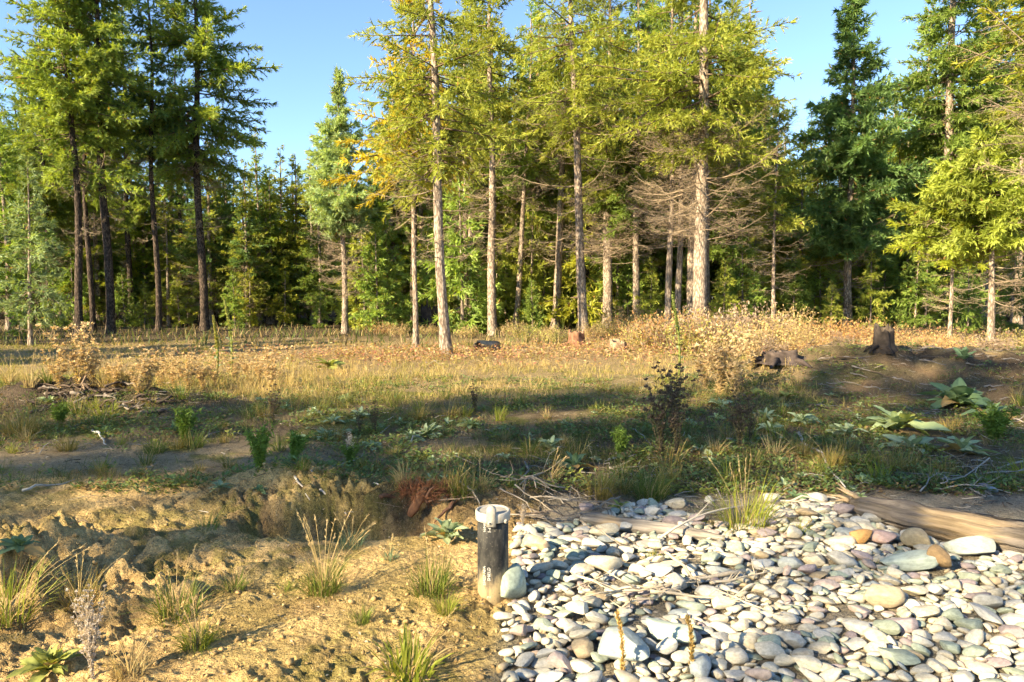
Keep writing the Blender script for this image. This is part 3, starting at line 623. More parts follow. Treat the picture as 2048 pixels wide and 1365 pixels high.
# ------------------------------------------------------------------ pipe with cap
def lathe(prof, n=40):
    a = np.arange(n)*2*PI/n; P = np.array(prof)
    V = np.stack([P[:, None, 0]*np.cos(a), P[:, None, 0]*np.sin(a), np.broadcast_to(P[:, None, 1], (len(P), n))], -1).reshape(-1, 3)
    i = np.arange(len(P)-1)[:, None]*n; j = np.arange(n)[None]; k = (j+1) % n
    T = np.concatenate([np.stack([i+j, i+k, i+n+j], -1).reshape(-1, 3), np.stack([i+k, i+n+k, i+n+j], -1).reshape(-1, 3)])
    return V, T

def pipe_mat():
    m, t, o = nodes('black_pipe')
    tc = nd(t, 'ShaderNodeTexCoord')
    mp = nd(t, 'ShaderNodeMapping'); mp.inputs['Scale'].default_value = (1, 1, .3); t.links.new(tc.outputs['Object'], mp.inputs[0])
    n1 = nd(t, 'ShaderNodeTexNoise'); n1.inputs['Scale'].default_value = 26; n1.inputs['Detail'].default_value = 7; n1.inputs['Roughness'].default_value = .7
    n2 = nd(t, 'ShaderNodeTexNoise'); n2.inputs['Scale'].default_value = 95; n2.inputs['Detail'].default_value = 4
    t.links.new(mp.outputs[0], n1.inputs['Vector']); t.links.new(tc.outputs['Object'], n2.inputs['Vector'])
    sp = nd(t, 'ShaderNodeSeparateXYZ'); t.links.new(tc.outputs['Object'], sp.inputs[0])
    low = nd(t, 'ShaderNodeMapRange'); low.inputs[1].default_value = .17; low.inputs[2].default_value = .04; low.inputs[3].default_value = 0.0; low.inputs[4].default_value = .42
    t.links.new(sp.outputs['Z'], low.inputs[0])
    side = nd(t, 'ShaderNodeMapRange'); side.inputs[1].default_value = .02; side.inputs[2].default_value = .085; side.inputs[3].default_value = 0; side.inputs[4].default_value = .16  # browner right side: shadow boundary put into the colour, along with staining
    t.links.new(sp.outputs['X'], side.inputs[0])
    a = nd(t, 'ShaderNodeMath', operation='ADD'); t.links.new(n1.outputs['Fac'], a.inputs[0]); t.links.new(low.outputs[0], a.inputs[1])
    b = nd(t, 'ShaderNodeMath', operation='ADD'); t.links.new(a.outputs[0], b.inputs[0]); t.links.new(side.outputs[0], b.inputs[1])
    r = nd(t, 'ShaderNodeValToRGB'); e = r.color_ramp.elements
    e[0].position = .45; e[0].color = (.018, .0175, .0165, 1); e[1].position = .90; e[1].color = (.34, .26, .14, 1)
    k = e.new(.63); k.color = (.048, .045, .038, 1); k = e.new(.71); k.color = (.14, .11, .07, 1)
    t.links.new(b.outputs[0], r.inputs[0])
    mr = nd(t, 'ShaderNodeMapRange'); mr.inputs[1].default_value = .62; mr.inputs[2].default_value = .72; t.links.new(n2.outputs['Fac'], mr.inputs[0])
    mx = nd(t, 'ShaderNodeMix', data_type='RGBA'); t.links.new(mr.outputs[0], mx.inputs[0]); t.links.new(r.outputs[0], mx.inputs[6]); mx.inputs[7].default_value = (.10, .09, .07, 1)
    p = nd(t, 'ShaderNodeBsdfPrincipled'); p.inputs['Roughness'].default_value = .72; p.inputs['Specular IOR Level'].default_value = .2
    t.links.new(mx.outputs[2], p.inputs['Base Color']); t.links.new(p.outputs[0], o.inputs[0]); return m
M_PIPE = pipe_mat()
M_CAP = rough_mat('grey_plastic', attr=False, base=(.38, .345, .28), scale=22, var=.35, bump=.08, bscale=70, bdist=.002, rough=.55, spec=.35)
M_INK = rough_mat('white_ink', attr=False, base=(.50, .48, .43), scale=90, var=.6, bump=0, bscale=200, rough=.7)
PIPE_P = at(986, 1193); PR = .078; PHT = .44
def build_pipe():
    e = link('standpipe', None, None, PIPE_P, (0, 0, 0)); tag(e, 'black plastic pipe with pale screw cap standing at the stone bed edge', 'pipe')
    V, T = lathe([(PR-.006, PHT-.03), (PR-.006, -.2), (PR, -.2), (PR, .1), (PR, .25), (PR, PHT-.02), (PR-.006, PHT-.02)], 48)
    link('barrel', make_mesh('barrel', V, T, M_PIPE, smooth=True), e)
    z = PHT-.047; R = PR+.010
    V, T = lathe([(PR+.0005, z), (R-.001, z), (R, z+.002), (R, z+.042), (R-.003, z+.046), (R-.010, z+.046), (R-.0115, z+.044), (R-.012, z+.040), (R-.02, z+.0395), (.001, z+.0395)], 56)
    c = link('cap', make_mesh('cap', V, T, M_CAP), e)
    # rounded lug on the rim
    w = .0235; prof = [(-w, -.052), (-w, .030)]+[(-w*math.cos(q), .030+w*.95*math.sin(q)) for q in np.linspace(.15, PI-.15, 9)]+[(w, .030), (w, -.052)]
    n = len(prof); a = np.array(prof); y0, y1 = R-.026, R+.007; V = []
    for yy, f in ((y0, .86), (y0+.006, 1.0), (y1-.007, 1.0), (y1, .82)):
        V.append(np.stack([a[:, 0]*f, np.full(n, yy), a[:, 1]*(1 if f == 1 else .97)], 1))
    V = np.concatenate(V); i = np.arange(3)[:, None]*n; j = np.arange(n)[None]; k = (j+1) % n
    T = np.concatenate([np.stack([i+j, i+k, i+n+j], -1).reshape(-1, 3), np.stack([i+k, i+n+k, i+n+j], -1).reshape(-1, 3)])
    V = np.concatenate([V, [[0, y0, 0.], [0, y1, 0.]]]); jj = np.arange(n); kk = (jj+1) % n
    T = np.concatenate([T, np.stack([kk, jj, np.full(n, 4*n)], -1), np.stack([3*n+jj, 3*n+kk, np.full(n, 4*n+1)], -1)])
    lug = make_mesh('lug', V, T, M_CAP, smooth=False)
    o = link('lug', lug, c, (0, 0, z+.036), (0, 0, math.radians(176)))
    for deg in (-97, -42):
        q = math.radians(deg); p0 = np.array([math.cos(q), math.sin(q), 0]); sh = MB()
        V, T = tube([p0*(R-.004)+[0, 0, z+.004], p0*(R+.008)+[0, 0, z+.004]], [.0115, .0105], 14); sh.add(V, T)
        b = link('screw_boss', sh.mesh('screw_boss', M_CAP), c)
        V, T = tube([p0*(R+.008)+[0, 0, z+.004], p0*(R+.0095)+[0, 0, z+.004]], [.005, .0045], 8)
        link('screw', make_mesh('screw', V, T, M_PIPE), b)
    # printed lettering running up the pipe
    def text(s, ang, z0, size):
        cu = bpy.data.curves.new('txt', 'FONT'); cu.body = s; cu.size = size; cu.resolution_u = 2; cu.offset = .0003
        to = bpy.data.objects.new('txt', cu); COL.objects.link(to)
        me = bpy.data.meshes.new_from_object(to.evaluated_get(bpy.context.evaluated_depsgraph_get()))
        bpy.data.objects.remove(to)
        for v in me.vertices:       # text x runs up the pipe, text y runs to the left round it
            zz = z0+v.co.x; q = ang-v.co.y/PR; r = PR+.0008
            v.co = (r*math.cos(q), r*math.sin(q), zz)
        me.materials.append(M_INK)
        link('printed_lettering', me, e)
    f = math.radians(-90)
    text('WHE', f-.42, PHT-.095, .021); text('5-6', f-.10, PHT-.095, .021)
    text('SHED N/A', f-.46, .075, .022); text('SHIELD', f-.14, .10, .022); text('2', f-.12, .012, .024)
build_pipe()

# ------------------------------------------------------------------ river stones
def ico(sub):
    import bmesh
    b = bmesh.new(); bmesh.ops.create_icosphere(b, subdivisions=sub, radius=1.0)
    b.verts.ensure_lookup_table(); V = np.array([v.co for v in b.verts]); T = np.array([[v.index for v in f.verts] for f in b.faces]); b.free(); return V, T
def stone_shape(V, seed):
    g = rng(seed); W = V.copy()
    for _ in range(11):      # shave soft flats off the sphere, then round it
        n = unit(g.normal(0, 1, 3)); d = g.uniform(.48, .86); k = W@n
        W = W-np.maximum(k-d, 0)[:, None]*n*.93
    for _ in range(3):
        n = g.normal(0, 1.3, 3); W = W*(1+.07*np.sin(W@n+g.uniform(0, 6)))[:, None]
    p = g.uniform(2.0, 2.3); r = (np.abs(W)**p).sum(1)**(1/p)
    W = W/np.maximum(r, .6)[:, None]**.18
    return W/np.abs(W).max(0)
I1 = ico(2); I2 = ico(3); I3 = ico(4)
SH1 = [stone_shape(I1[0], 300+i) for i in range(14)]
SH2 = [stone_shape(I2[0], 300+i) for i in range(14)]
STONES = [make_mesh('river_cobble', stone_shape(I3[0], 300+i), I3[1], M_STONE, smooth=True) for i in range(14)]
PALS = [('cream', (.52, .46, .335), .36), ('pale grey', (.435, .41, .345), .30), ('grey-green', (.285, .315, .235), .16), ('purplish grey', (.27, .22, .21), .05), ('pinkish', (.41, .32, .26), .05), ('tan', (.38, .295, .18), .06), ('blue-grey', (.26, .28, .27), .04)]
poly = np.array([at(px, py)[:2] for px, py in [(1000, 1364), (1010, 1290), (1005, 1235), (1045, 1190), (1030, 1120), (1035, 1052), (1110, 1060), (1190, 1035), (1290, 1010), (1390, 1035), (1470, 1060), (1570, 1005), (1690, 1020), (1760, 1055), (1880, 1095), (2047, 1118)]]+[np.array([5.0, 3.9]), np.array([4.6, 1.7]), np.array([.05, 1.9])])
GX0, GY0, GS = -.6, 1.4, .012
gx = np.arange(480)*GS+GX0; gy = np.arange(400)*GS+GY0
GXX, GYY = np.meshgrid(gx, gy); HF = height(GXX, GYY); INS = np.zeros(HF.shape, bool)
for i in range(len(poly)):
    x1, y1 = poly[i]; x2, y2 = poly[i-1]
    if y1 != y2: INS ^= ((y1 > GYY) != (y2 > GYY)) & (GXX < (x2-x1)*(GYY-y1)/(y2-y1)+x1)
def inside(x, y):
    i = int((x-GX0)/GS); j = int((y-GY0)/GS); return 0 <= i < 480 and 0 <= j < 400 and INS[j, i]
def rotm(yaw, nx, ny):
    n = unit(np.array([-nx, -ny, 1.])); x = np.array([math.cos(yaw), math.sin(yaw), 0]); x = unit(x-n*(x@n)); y = np.cross(n, x)
    return np.stack([x, y, n], 1)
def settle(x, y, a, b, c, yaw, sink=.25, commit=True):
    """rest an ellipsoid on the height field; returns centre and rotation"""
    R = max(a, b); i0 = max(0, int((x-R-GX0)/GS)); i1 = int((x+R-GX0)/GS)+2; j0 = max(0, int((y-R-GY0)/GS)); j1 = int((y+R-GY0)/GS)+2
    sub = HF[j0:j1, i0:i1]
    if sub.size == 0 or sub.shape[0] < 2 or sub.shape[1] < 2: return None
    X, Y = np.meshgrid(gx[i0:i1]-x, gy[j0:j1]-y); X = X[:sub.shape[0], :sub.shape[1]]; Y = Y[:sub.shape[0], :sub.shape[1]]
    cs, sn = math.cos(yaw), math.sin(yaw); u = (X*cs+Y*sn)/a; v = (-X*sn+Y*cs)/b; r2 = u*u+v*v; m = r2 < .8
    if m.sum() < 3: return None
    xm = X[m]; ym = Y[m]; sm = sub[m]; mu = sm.mean(); sol = (((sm-mu)*xm).sum()/((xm*xm).sum()+1e-6), ((sm-mu)*ym).sum()/((ym*ym).sum()+1e-6), mu)
    sx, sy = np.clip(np.array(sol[:2]), -.6, .6); sx += .10*math.sin(x*9+y*5); sy -= .16+.1*math.sin(x*7-y*11); z0 = .5*sol[2]+.5*np.percentile(sub[m], 80)
    zc = z0+c*(1-2*sink)
    if commit:
        mm = r2 < 1; top = zc+sx*X+sy*Y+c*np.sqrt(np.clip(1-r2, 0, 1)); sub[mm] = np.maximum(sub[mm], top[mm])
    return np.array([x, y, zc]), rotm(yaw, sx, sy), z0
def build_stones():
    g = rng(5); items = []
    sizes = np.sort(np.concatenate([g.uniform(.07, .10, 130), g.uniform(.045, .07, 700), g.uniform(.030, .048, 1500), g.uniform(.018, .032, 900)]))
    order = np.concatenate([g.permutation(sizes[sizes < .04])[:350], sizes[sizes >= .04][::-1][:: 1]]) 
    order = np.concatenate([g.permutation(sizes[:1300])[:700], g.permutation(sizes[500:]), g.permutation(sizes[:1000])[:650]])
    probs = np.array([p[2] for p in PALS]); probs /= probs.sum()
    for a in order:
        b = a*g.uniform(.48, .82); c = a*g.uniform(.28, .52); best = None
        for _ in range(5):
            while True:
                x = g.uniform(-.2, 4.9); y = 1.7+3.9*g.random()**.9
                if inside(x, y) and (math.hypot(x-PIPE_P[0], y-PIPE_P[1]) > PR+a): break
            if not (1.55 < y < 5.7): continue
            yaw = g.normal(-.4, .75)
            r = settle(x, y, a, b, c, yaw, commit=False)
            if r and (best is None or r[2] < best[0]): best = (r[2], x, y, yaw)
        if best is None: continue
        _, x, y, yaw = best; r = settle(x, y, a, b, c, yaw)
        k = int(g.choice(len(PALS), p=probs)); items.append((r[0], r[1], (a, b, c), k, int(g.integers(14)), g.uniform(.78, 1.15)))
    # a few loose ones in the soil beyond the bed
    for px, py in [(1180, 1020), (1210, 1042), (1250, 1018), (1285, 1030), (1545, 1000), (1600, 1010), (1640, 1000), (1665, 1028), (1580, 1035), (1960, 980), (1975, 985), (1700, 1050), (1730, 1062), (1620, 1050), (1420, 1005), (1345, 1015)]:
        p = at(px+g.uniform(-8, 8), py); a = g.uniform(.05, .085)
        items.append((p+[0, 0, a*.22], rotm(g.uniform(0, 3), g.normal(0, .1), g.normal(0, .1)), (a, a*.75, a*.5), int(g.choice(len(PALS), p=probs)), int(g.integers(14)), g.uniform(.85, 1.1)))
    # the stones one can name
    NAMED = [((1016, 1193), (.10, .075, .095), .4, (.31, .355, .275), 'upright wedge-shaped grey-green boulder leaning against the black pipe', 3),
             ((1245, 1338), (.125, .085, .06), -.35, (.30, .33, .30), 'largest blue-grey cobble at the lower edge of the stone bed', 1),
             ((1078, 1113), (.105, .055, .05), -.55, (.48, .35, .22), 'elongated tan cobble a little right of the pipe middle', 5),
             ((1772, 1222), (.105, .07, .065), -.3, (.43, .345, .22), 'plump tan egg-shaped cobble with a dark shadow beneath, right part', 7),
             ((1830, 1153), (.16, .085, .05), -.12, (.36, .40, .33), 'big flat grey-green slab stone in front of the brown triangular stone', 2),
             ((1890, 1156), (.085, .07, .06), .3, (.25, .165, .08), 'brown triangular stone beside the big grey-green slab', 6),
             ((1842, 1108), (.095, .075, .07), .2, (.40, .305, .17), 'squarish tan boulder in front of the big log', 8),
             ((1728, 1100), (.075, .045, .045), -.3, (.36, .20, .07), 'orange rust-coloured cobble near the big log', 9),
             ((1958, 1122), (.15, .075, .06), -.1, (.38, .40, .33), 'long grey-green slab under the log near the right edge', 4),
             ((1340, 1300), (.13, .052, .045), -.5, (.43, .48, .37), 'long grey-green cobble lying diagonally among cream ones at bottom', 10),
             ((1770, 1098), (.09, .06, .05), -.25, (.46, .31, .25), 'salmon pink cobble between the orange stone and tan boulder', 11)]
    for (px, py), (a, b, c), yaw, colr, lab, k in NAMED:
        p = at(px, py)
        if px == 1016: r = (p+[.02, -.015, .06], rotm(.9, .35, -.2))
        else: r = settle(p[0], p[1]+.05, a, b, c, yaw, sink=.3)
        o = link('river_cobble', STONES[k]); o.matrix_world = Matrix.Translation(Vector(r[0])) @ Matrix(r[1].tolist()).to_4x4() @ Matrix.Diagonal((a, b, c, 1))
        o.color = (*colr, 1); tag(o, lab, 'stone', 'cobbles of the stone bed')
    # the 289 that show largest are things, the rest one mass
    def show(it):
        p = it[0]; d = math.hypot(p[1], CAM_Z-p[2]); u = p[0]/p[1]
        if p[1] < 2.6 or abs(u) > .76: return 0
        cover = 0
        i = int((p[0]-GX0)/GS); j = int((p[1]-GY0)/GS)
        if 0 <= i < 480 and 0 <= j < 400: cover = HF[j, i]-(p[2]+it[2][2])
        return it[2][0]*it[2][1]/d**2*(1 if cover < .015 else .25)
    def buried(it):
        p = it[0]; i = int((p[0]-GX0)/GS); j = int((p[1]-GY0)/GS)
        return 1 < i < 478 and 1 < j < 398 and HF[j-1:j+2, i-1:i+2].min()-(p[2]+it[2][2]) > .022
    items = [it for it in items if not buried(it)]
    items.sort(key=show, reverse=True)
    mb = MB()
    for q, (p, R, s, k, sh, f) in enumerate(items):
        c = np.array(PALS[k][1])*f
        if q < 289:
            o = link('river_cobble', STONES[sh]); o.matrix_world = Matrix.Translation(Vector(p)) @ Matrix(R.tolist()).to_4x4() @ Matrix.Diagonal((*s, 1))
            o.color = (*c, 1)
            size = 'large' if s[0] > .07 else ('mid-sized' if s[0] > .052 else 'small'); form = 'elongated' if s[1]/s[0] < .68 else 'rounded'
            where = ('lowest rows' if p[1] < 2.85 else 'lower rows' if p[1] < 3.2 else 'middle rows' if p[1] < 3.7 else 'upper rows' if p[1] < 4.3 else 'farthest rows'); ux = 1024+FPX*p[0]/(p[1]*math.cos(PITCH)+CAM_Z*math.sin(PITCH))
            col_ = 'next to the pipe side' if ux < 1180 else 'below the grey limb' if ux < 1420 else 'below the bright tuft' if ux < 1620 else 'below the log end' if ux < 1830 else 'near the right edge'
            tag(o, '%s %s %s cobble in the %s of stones, %s' % (size, form, PALS[k][0], where, col_), 'stone', 'cobbles of the stone bed')
        else:
            V, F = (SH2[sh], I2[1]) if s[0] > .054 else (SH1[sh], I1[1])
            mb.add((V*np.array(s))@R.T+p, F, c)
    o = link('river_cobbles', mb.mesh('river_cobbles', M_STONE2, True)); tag(o, 'smaller mixed cobbles filling the gaps of the stone bed', 'stones', None, 'stuff')
build_stones()
def top(x, y):
    i = int((x-GX0)/GS); j = int((y-GY0)/GS)
    if 0 <= i < 480 and 0 <= j < 400: return float(HF[max(0, j-1):j+2, max(0, i-1):i+2].max())
    return hz(x, y)

# ------------------------------------------------------------------ logs, stumps, sticks
def noisy_log(P, R, sides, seed, c_bark, c_wood, patch=None, ridge=.06):
    g = rng(seed); P = np.asarray(P, float); n = len(P); V, T = tube(P, R, sides, cap=True)
    C = np.tile(np.array(c_bark, float), (len(V), 1))
    idx = np.arange(n*sides); i = idx//sides; j = idx % sides
    th = j*2*PI/sides
    nz = fbm(np.cos(th)*3+7, i*.18+np.sin(th)*3, seed, 3); fine = vnoise(j*1.0, i*.22, seed+1)
    off = (nz-.5)*.35+(fine-.5)*ridge*4
    ctr = np.repeat(P, sides, 0); V[:n*sides] = ctr+(V[:n*sides]-ctr)*(1+off)[:, None]
    f = .6+.8*vnoise(j*1.7, i*.35, seed+2); C[:n*sides] *= f[:, None]
    if patch is not None:
        m = patch(i/(n-1), th, nz); C[:n*sides] = C[:n*sides]*(1-m[:, None])+np.array(c_wood)*(.85+.3*fine)[:, None]*m[:, None]
        V[:n*sides] = ctr+(V[:n*sides]-ctr)*(1-.10*m)[:, None]
    C[n*sides:] = np.array(c_wood)*.8
    return V, T, C

def path(p0, p1, n, seed, amp):
    g = rng(seed); t = np.linspace(0, 1, n)[:, None]; P = np.asarray(p0)*(1-t)+np.asarray(p1)*t
    w = np.stack([np.interp(t[:, 0], np.linspace(0, 1, 5), g.normal(0, amp, 5)) for _ in range(3)], 1); return P+w*np.sin(PI*t)**.5

def to_local(V, a, d):
    x = unit(np.asarray(d, float)); y = unit(np.cross([0, 0, 1.], x)); z = np.cross(x, y); R = np.stack([x, y, z], 1)
    return Matrix.Translation(Vector(a)) @ Matrix(R.tolist()).to_4x4(), (V-a)@R
def build_logs():
    e = link('fallen_log', None); tag(e, 'big weathered barkless log with orange stripped patch at the stone bed edge', 'log')
    a = at(1700, 1030); b = at(2060, 1112); d = b-a; b = a+d*1.9
    P = path(a+[0, 0, .07], b+[0, 0, .10], 46, 3, .012); t = np.linspace(0, 1, 46)
    R = np.interp(t, [0, .04, .15, .45, 1], [.03, .07, .085, .098, .11])*(1+.05*np.sin(t*40))
    def patch(u, th, nz):
        top_ = np.clip(np.cos(th-6.1)*1.8-.5+1.2*(nz-.5), 0, 1)*sstep(.22, .30, u+.2*(nz-.5))*(1-sstep(.40, .48, u+.2*(nz-.5)))
        end = .6*(1-sstep(.0, .07, u+.08*(nz-.5)))
        return np.clip(top_*1.3+end, 0, 1)
    V, T, C = noisy_log(P, R, 40, 4, (.16, .135, .112), (.27, .20, .12), patch, .13)
    Rm, Vl = to_local(V, a, d); o = link('trunk', make_mesh('log_trunk', Vl, T, M_LOG, None, C, True), e); o.matrix_world = Rm
    # splinters at the broken end and a broken slab below
    g = rng(9)
    for k in range(5):
        p = a+[g.uniform(-.02, .08), g.uniform(-.05, .05), .06+g.uniform(0, .07)]; q = p-unit(d)*g.uniform(.08, .2)+[0, 0, g.uniform(-.02, .08)]
        V, T = tube([p, (p+q)/2+g.normal(0, .008, 3), q], [.018, .012, .003], 5); link('splinter', make_mesh('splinter', V, T, M_WOOD, None, np.tile((.42, .30, .17), (len(V), 1))), e)
    p = at(2000, 1098)
    V, T, C = noisy_log(path(p+[0, -.04, .05], p+[.42, -.20, .05], 14, 8, .01), .045, 10, 5, (.42, .24, .10), (.5, .3, .12), None, .1)
    tag(link('wood_slab', make_mesh('wood_slab', V, T, M_WOOD, None, C)), 'broken orange slab of wood below the big log', 'wood')
    # half buried grey log in the stone bed
    a = at(1160, 1052); b = at(1450, 1092); a[2] = top(a[0], a[1]); b[2] = top(b[0], b[1])
    P = path(a+[0, 0, .01], b+[0, 0, .005], 30, 6, .012); R = np.interp(np.linspace(0, 1, 30), [0, .1, .5, .8, 1], [.025, .045, .05, .035, .012])
    V, T, C = noisy_log(P, R, 22, 7, (.27, .235, .19), (.48, .33, .17), lambda u, th, nz: sstep(.12, .0, np.abs(u-.22))*.9)
    Rm, Vl = to_local(V, a, b-a); o = link('weathered_branch', make_mesh('weathered_branch', Vl, T, M_LOG, None, C, True)); o.matrix_world = Rm
    tag(o, 'grey half-buried limb with pale broken patch at the back of stone bed', 'branch')

def stump(px, py, d, r, h, seed, cb, cw, label, hollow=True):
    p = at(px, py) if d is None else atd(px, d); g = rng(seed); n = 26; th = np.arange(n)*2*PI/n
    jag = 1+.16*np.cos(th*1+g.uniform(0, 6))+.10*g.normal(0, 1, n); jag = np.clip(jag, .6, 1.3)
    flute = 1+.09*np.sin(th*5+g.uniform(0, 6))+.05*g.normal(0, 1, n)
    rows = [(-.15, 1.35), (.0, 1.25), (.08, 1.08), (.3, .98), (.6, .93), (.85, .92), (1.0, .9)]
    V = []; C = []
    for z, f in rows:
        rr = r*f*(1+(flute-1)*(1.4 if z < .2 else 1)); zz = h*z*(jag if z > .3 else 1)
        V.append(np.stack([rr*np.cos(th), rr*np.sin(th), np.broadcast_to(zz, (n,))], 1)); C.append(np.array(cb)[None]*(.55+.9*g.random((n, 1))))
    V.append(np.stack([r*.66*np.cos(th), r*.66*np.sin(th), h*(jag*.95)], 1)); C.append(np.array(cw)[None]*(.7+.5*g.random((n, 1))))
    dep = .35 if hollow else .9
    V.append(np.stack([r*.45*np.cos(th), r*.45*np.sin(th), h*dep*jag], 1)); C.append(np.array(cw)[None]*.4*np.ones((n, 1)))
    V = np.concatenate(V); C = np.concatenate(C); m = len(rows)+2; i = np.arange(m-1)[:, None]*n; j = np.arange(n)[None]; k = (j+1) % n
    T = np.concatenate([np.stack([i+j, i+k, i+n+j], -1).reshape(-1, 3), np.stack([i+k, i+n+k, i+n+j], -1).reshape(-1, 3)])
    V = np.concatenate([V, [[0, 0, h*dep]]]); C = np.concatenate([C, [np.array(cw)*.35]]); jj = np.arange(n); e = (m-1)*n
    T = np.concatenate([T, np.stack([e+jj, e+(jj+1) % n, np.full(n, len(V)-1)], -1)])
    e = link('tree_stump', None, None, p); tag(e, label, 'stump')
    link('stump_body', make_mesh('stump_body', V, T, M_WOOD, None, C), e)
    for q in range(5):
        a = q*2*PI/5+g.uniform(-.4, .4); dd = np.array([math.cos(a), math.sin(a), 0]); Lr = r*g.uniform(.8, 1.5)
        Vr, Tr = tube([dd*r*.8+[0, 0, .10*h+.03], dd*(r+Lr*.5)+[0, 0, .03], dd*(r+Lr)+[0, 0, -.05]], [r*.22, r*.15, r*.06], 6)
        link('root', make_mesh('root', Vr, Tr, M_WOOD, None, np.tile(np.array(cb), (len(Vr), 1))), e)

def stick(p0, p1, r, seed, col, label, bend=.06, twigs=0, group=None):
    P = path(p0, p1, 9, seed, bend*np.linalg.norm(np.asarray(p1)-p0)*.9); mb = MB(); g = rng(seed+1)
    V, T = tube(P, np.linspace(r, r*.35, 9), 6, seed, .12); mb.add(V, T, np.array(col)*(.75+.5*g.random((len(V), 1))))
    o = link('stick', mb.mesh('stick', M_TWIG)); tag(o, label, 'stick', group)
    L = np.linalg.norm(P[-1]-P[0])
    for k in range(twigs):
        i = g.integers(1, 8); d = unit(P[8]-P[0]); dd = unit(d+g.normal(0, .7, 3)*[1, 1, .6]); l = L*g.uniform(.12, .4)
        q = P[i]+dd*l; q[2] = max(q[2], top(q[0], q[1])+.005)
        V, T = tube([P[i], (P[i]+q)/2+g.normal(0, .015, 3), q], [r*.5, r*.35, r*.12], 4)
        link('side_twig', make_mesh('side_twig', V, T, M_TWIG, None, np.tile(np.array(col)*.9, (len(V), 1))), o)
    return o

build_logs()
stump(1765, 702, None, .155, .36, 21, (.042, .033, .027), (.13, .10, .07), 'dark jagged rotten stump on the top of the right-hand mound')
stump(1152, 692, None, .26, .42, 22, (.26, .13, .075), (.45, .28, .17), 'reddish split stump in the sunlit brush before the leaning fir')
stump(1236, 704, None, .24, .30, 23, (.30, .20, .12), (.45, .33, .2), 'low pale broken stump just right of the reddish split stump')
stump(860, 640, 33, .48, 1.1, 24, (.06, .045, .04), (.13, .10, .08), 'tall dark burnt stump in shade left of the nearest sunlit trunk')
stump(1560, 727, None, .30, .18, 25, (.08, .06, .05), (.22, .16, .11), 'low dark root stump at the left foot of the mound')
# hollow log end
def hollow_log():
    p = at(955, 703); d = unit(np.array([.75, .9, 0])); th = np.arange(18)*2*PI/18; s = np.array([-d[1], d[0], 0]); up = np.array([0, 0, 1.]); mb = MB(); g = rng(31)
    rings = []
    wob = 1+.24*g.normal(0, 1, 18)
    for dist, r in ((.9, .02), (.9, .13), (.5, .15), (.02, .18), (0, .165), (.03, .12), (.5, .1), (.8, .04)):
        rings.append(p+d*dist+up*.12+(np.cos(th)*r*wob)[:, None]*s+(np.sin(th)*r*wob)[:, None]*up)
    V = np.concatenate(rings); n = 18; i = np.arange(7)[:, None]*n; j = np.arange(n)[None]; k = (j+1) % n
    T = np.concatenate([np.stack([i+j, i+k, i+n+j], -1).reshape(-1, 3), np.stack([i+k, i+n+k, i+n+j], -1).reshape(-1, 3)])
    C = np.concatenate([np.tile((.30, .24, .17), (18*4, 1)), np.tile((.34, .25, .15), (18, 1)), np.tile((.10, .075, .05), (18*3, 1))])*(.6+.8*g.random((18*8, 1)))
    tag(link('hollow_log', make_mesh('hollow_log', V, T, M_WOOD, None, C)), 'hollow grey log with dark open end right of the nearest trunk', 'log')
hollow_log()

g = rng(202)
def gstick(a, b, r, col, label, lift=.01, twigs=0, bend=.04, group=None, up=0):
    p, q = at(*a), at(*b)
    p[2] = top(p[0], p[1])+r+lift; q[2] = top(q[0], q[1])+r*.4+lift+up
    return stick(p, q, r, int(a[0]*7+a[1]), col, label, bend, twigs, group)
PALE = (.46, .40, .31); GREY = (.36, .32, .27); BROWN = (.20, .14, .09)
gstick((185, 868), (213, 893), .016, (.45, .42, .36), 'thick bleached white stick on the bare soil at left', bend=.02)
gstick((45, 988), (150, 965), .012, PALE, 'thin curved pale stick on bare soil near the left edge', bend=.05)
gstick((1597, 872), (1690, 990), .017, (.50, .45, .38), 'long straight pale stick pointing at the big log', bend=.015, up=.04)
gstick((155, 800), (185, 765), .022, BROWN, 'dark forked stick poking up from the left slash pile', twigs=3, up=.25)
gstick((640, 985), (700, 1040), .011, PALE, 'pale root hanging over the rim of the dug hollow', twigs=2)
gstick((590, 970), (620, 1010), .010, PALE, 'short pale root at the top of the dug hollow', twigs=1)
for k, (a, b, r) in enumerate([((1090, 940), (1040, 1012), .012), ((1050, 935), (1072, 1022), .014), ((1100, 985), (1010, 1005), .010), ((1130, 1000), (1000, 1020), .010), ((1010, 1040), (1180, 1048), .009), ((940, 1000), (890, 1030), .011), ((915, 985), (960, 1030), .012), ((1060, 1020), (1260, 1052), .008), ((1185, 1000), (1230, 1062), .007), ((1140, 985), (1210, 1050), .007), ((1240, 1020), (1150, 1060), .008), ((880, 1040), (950, 1020), .010), ((1030, 985), (1120, 1040), .009), ((1000, 990), (1100, 1050), .008), ((1040, 1060), (1160, 1055), .009), ((1160, 1080), (1240, 1130), .007)]):
    gstick(a, b, r*.72, ((.34, .28, .20), (.26, .22, .175), (.22, .16, .11))[k % 3], ['pale dry twig in the brush heap behind the pipe', 'grey dry twig in the brush heap behind the pipe', 'brown dry twig in the brush heap behind the pipe'][k % 3], lift=.02+.02*(k % 4), twigs=4, group='twigs of the brush heap', up=.12*(k < 4))
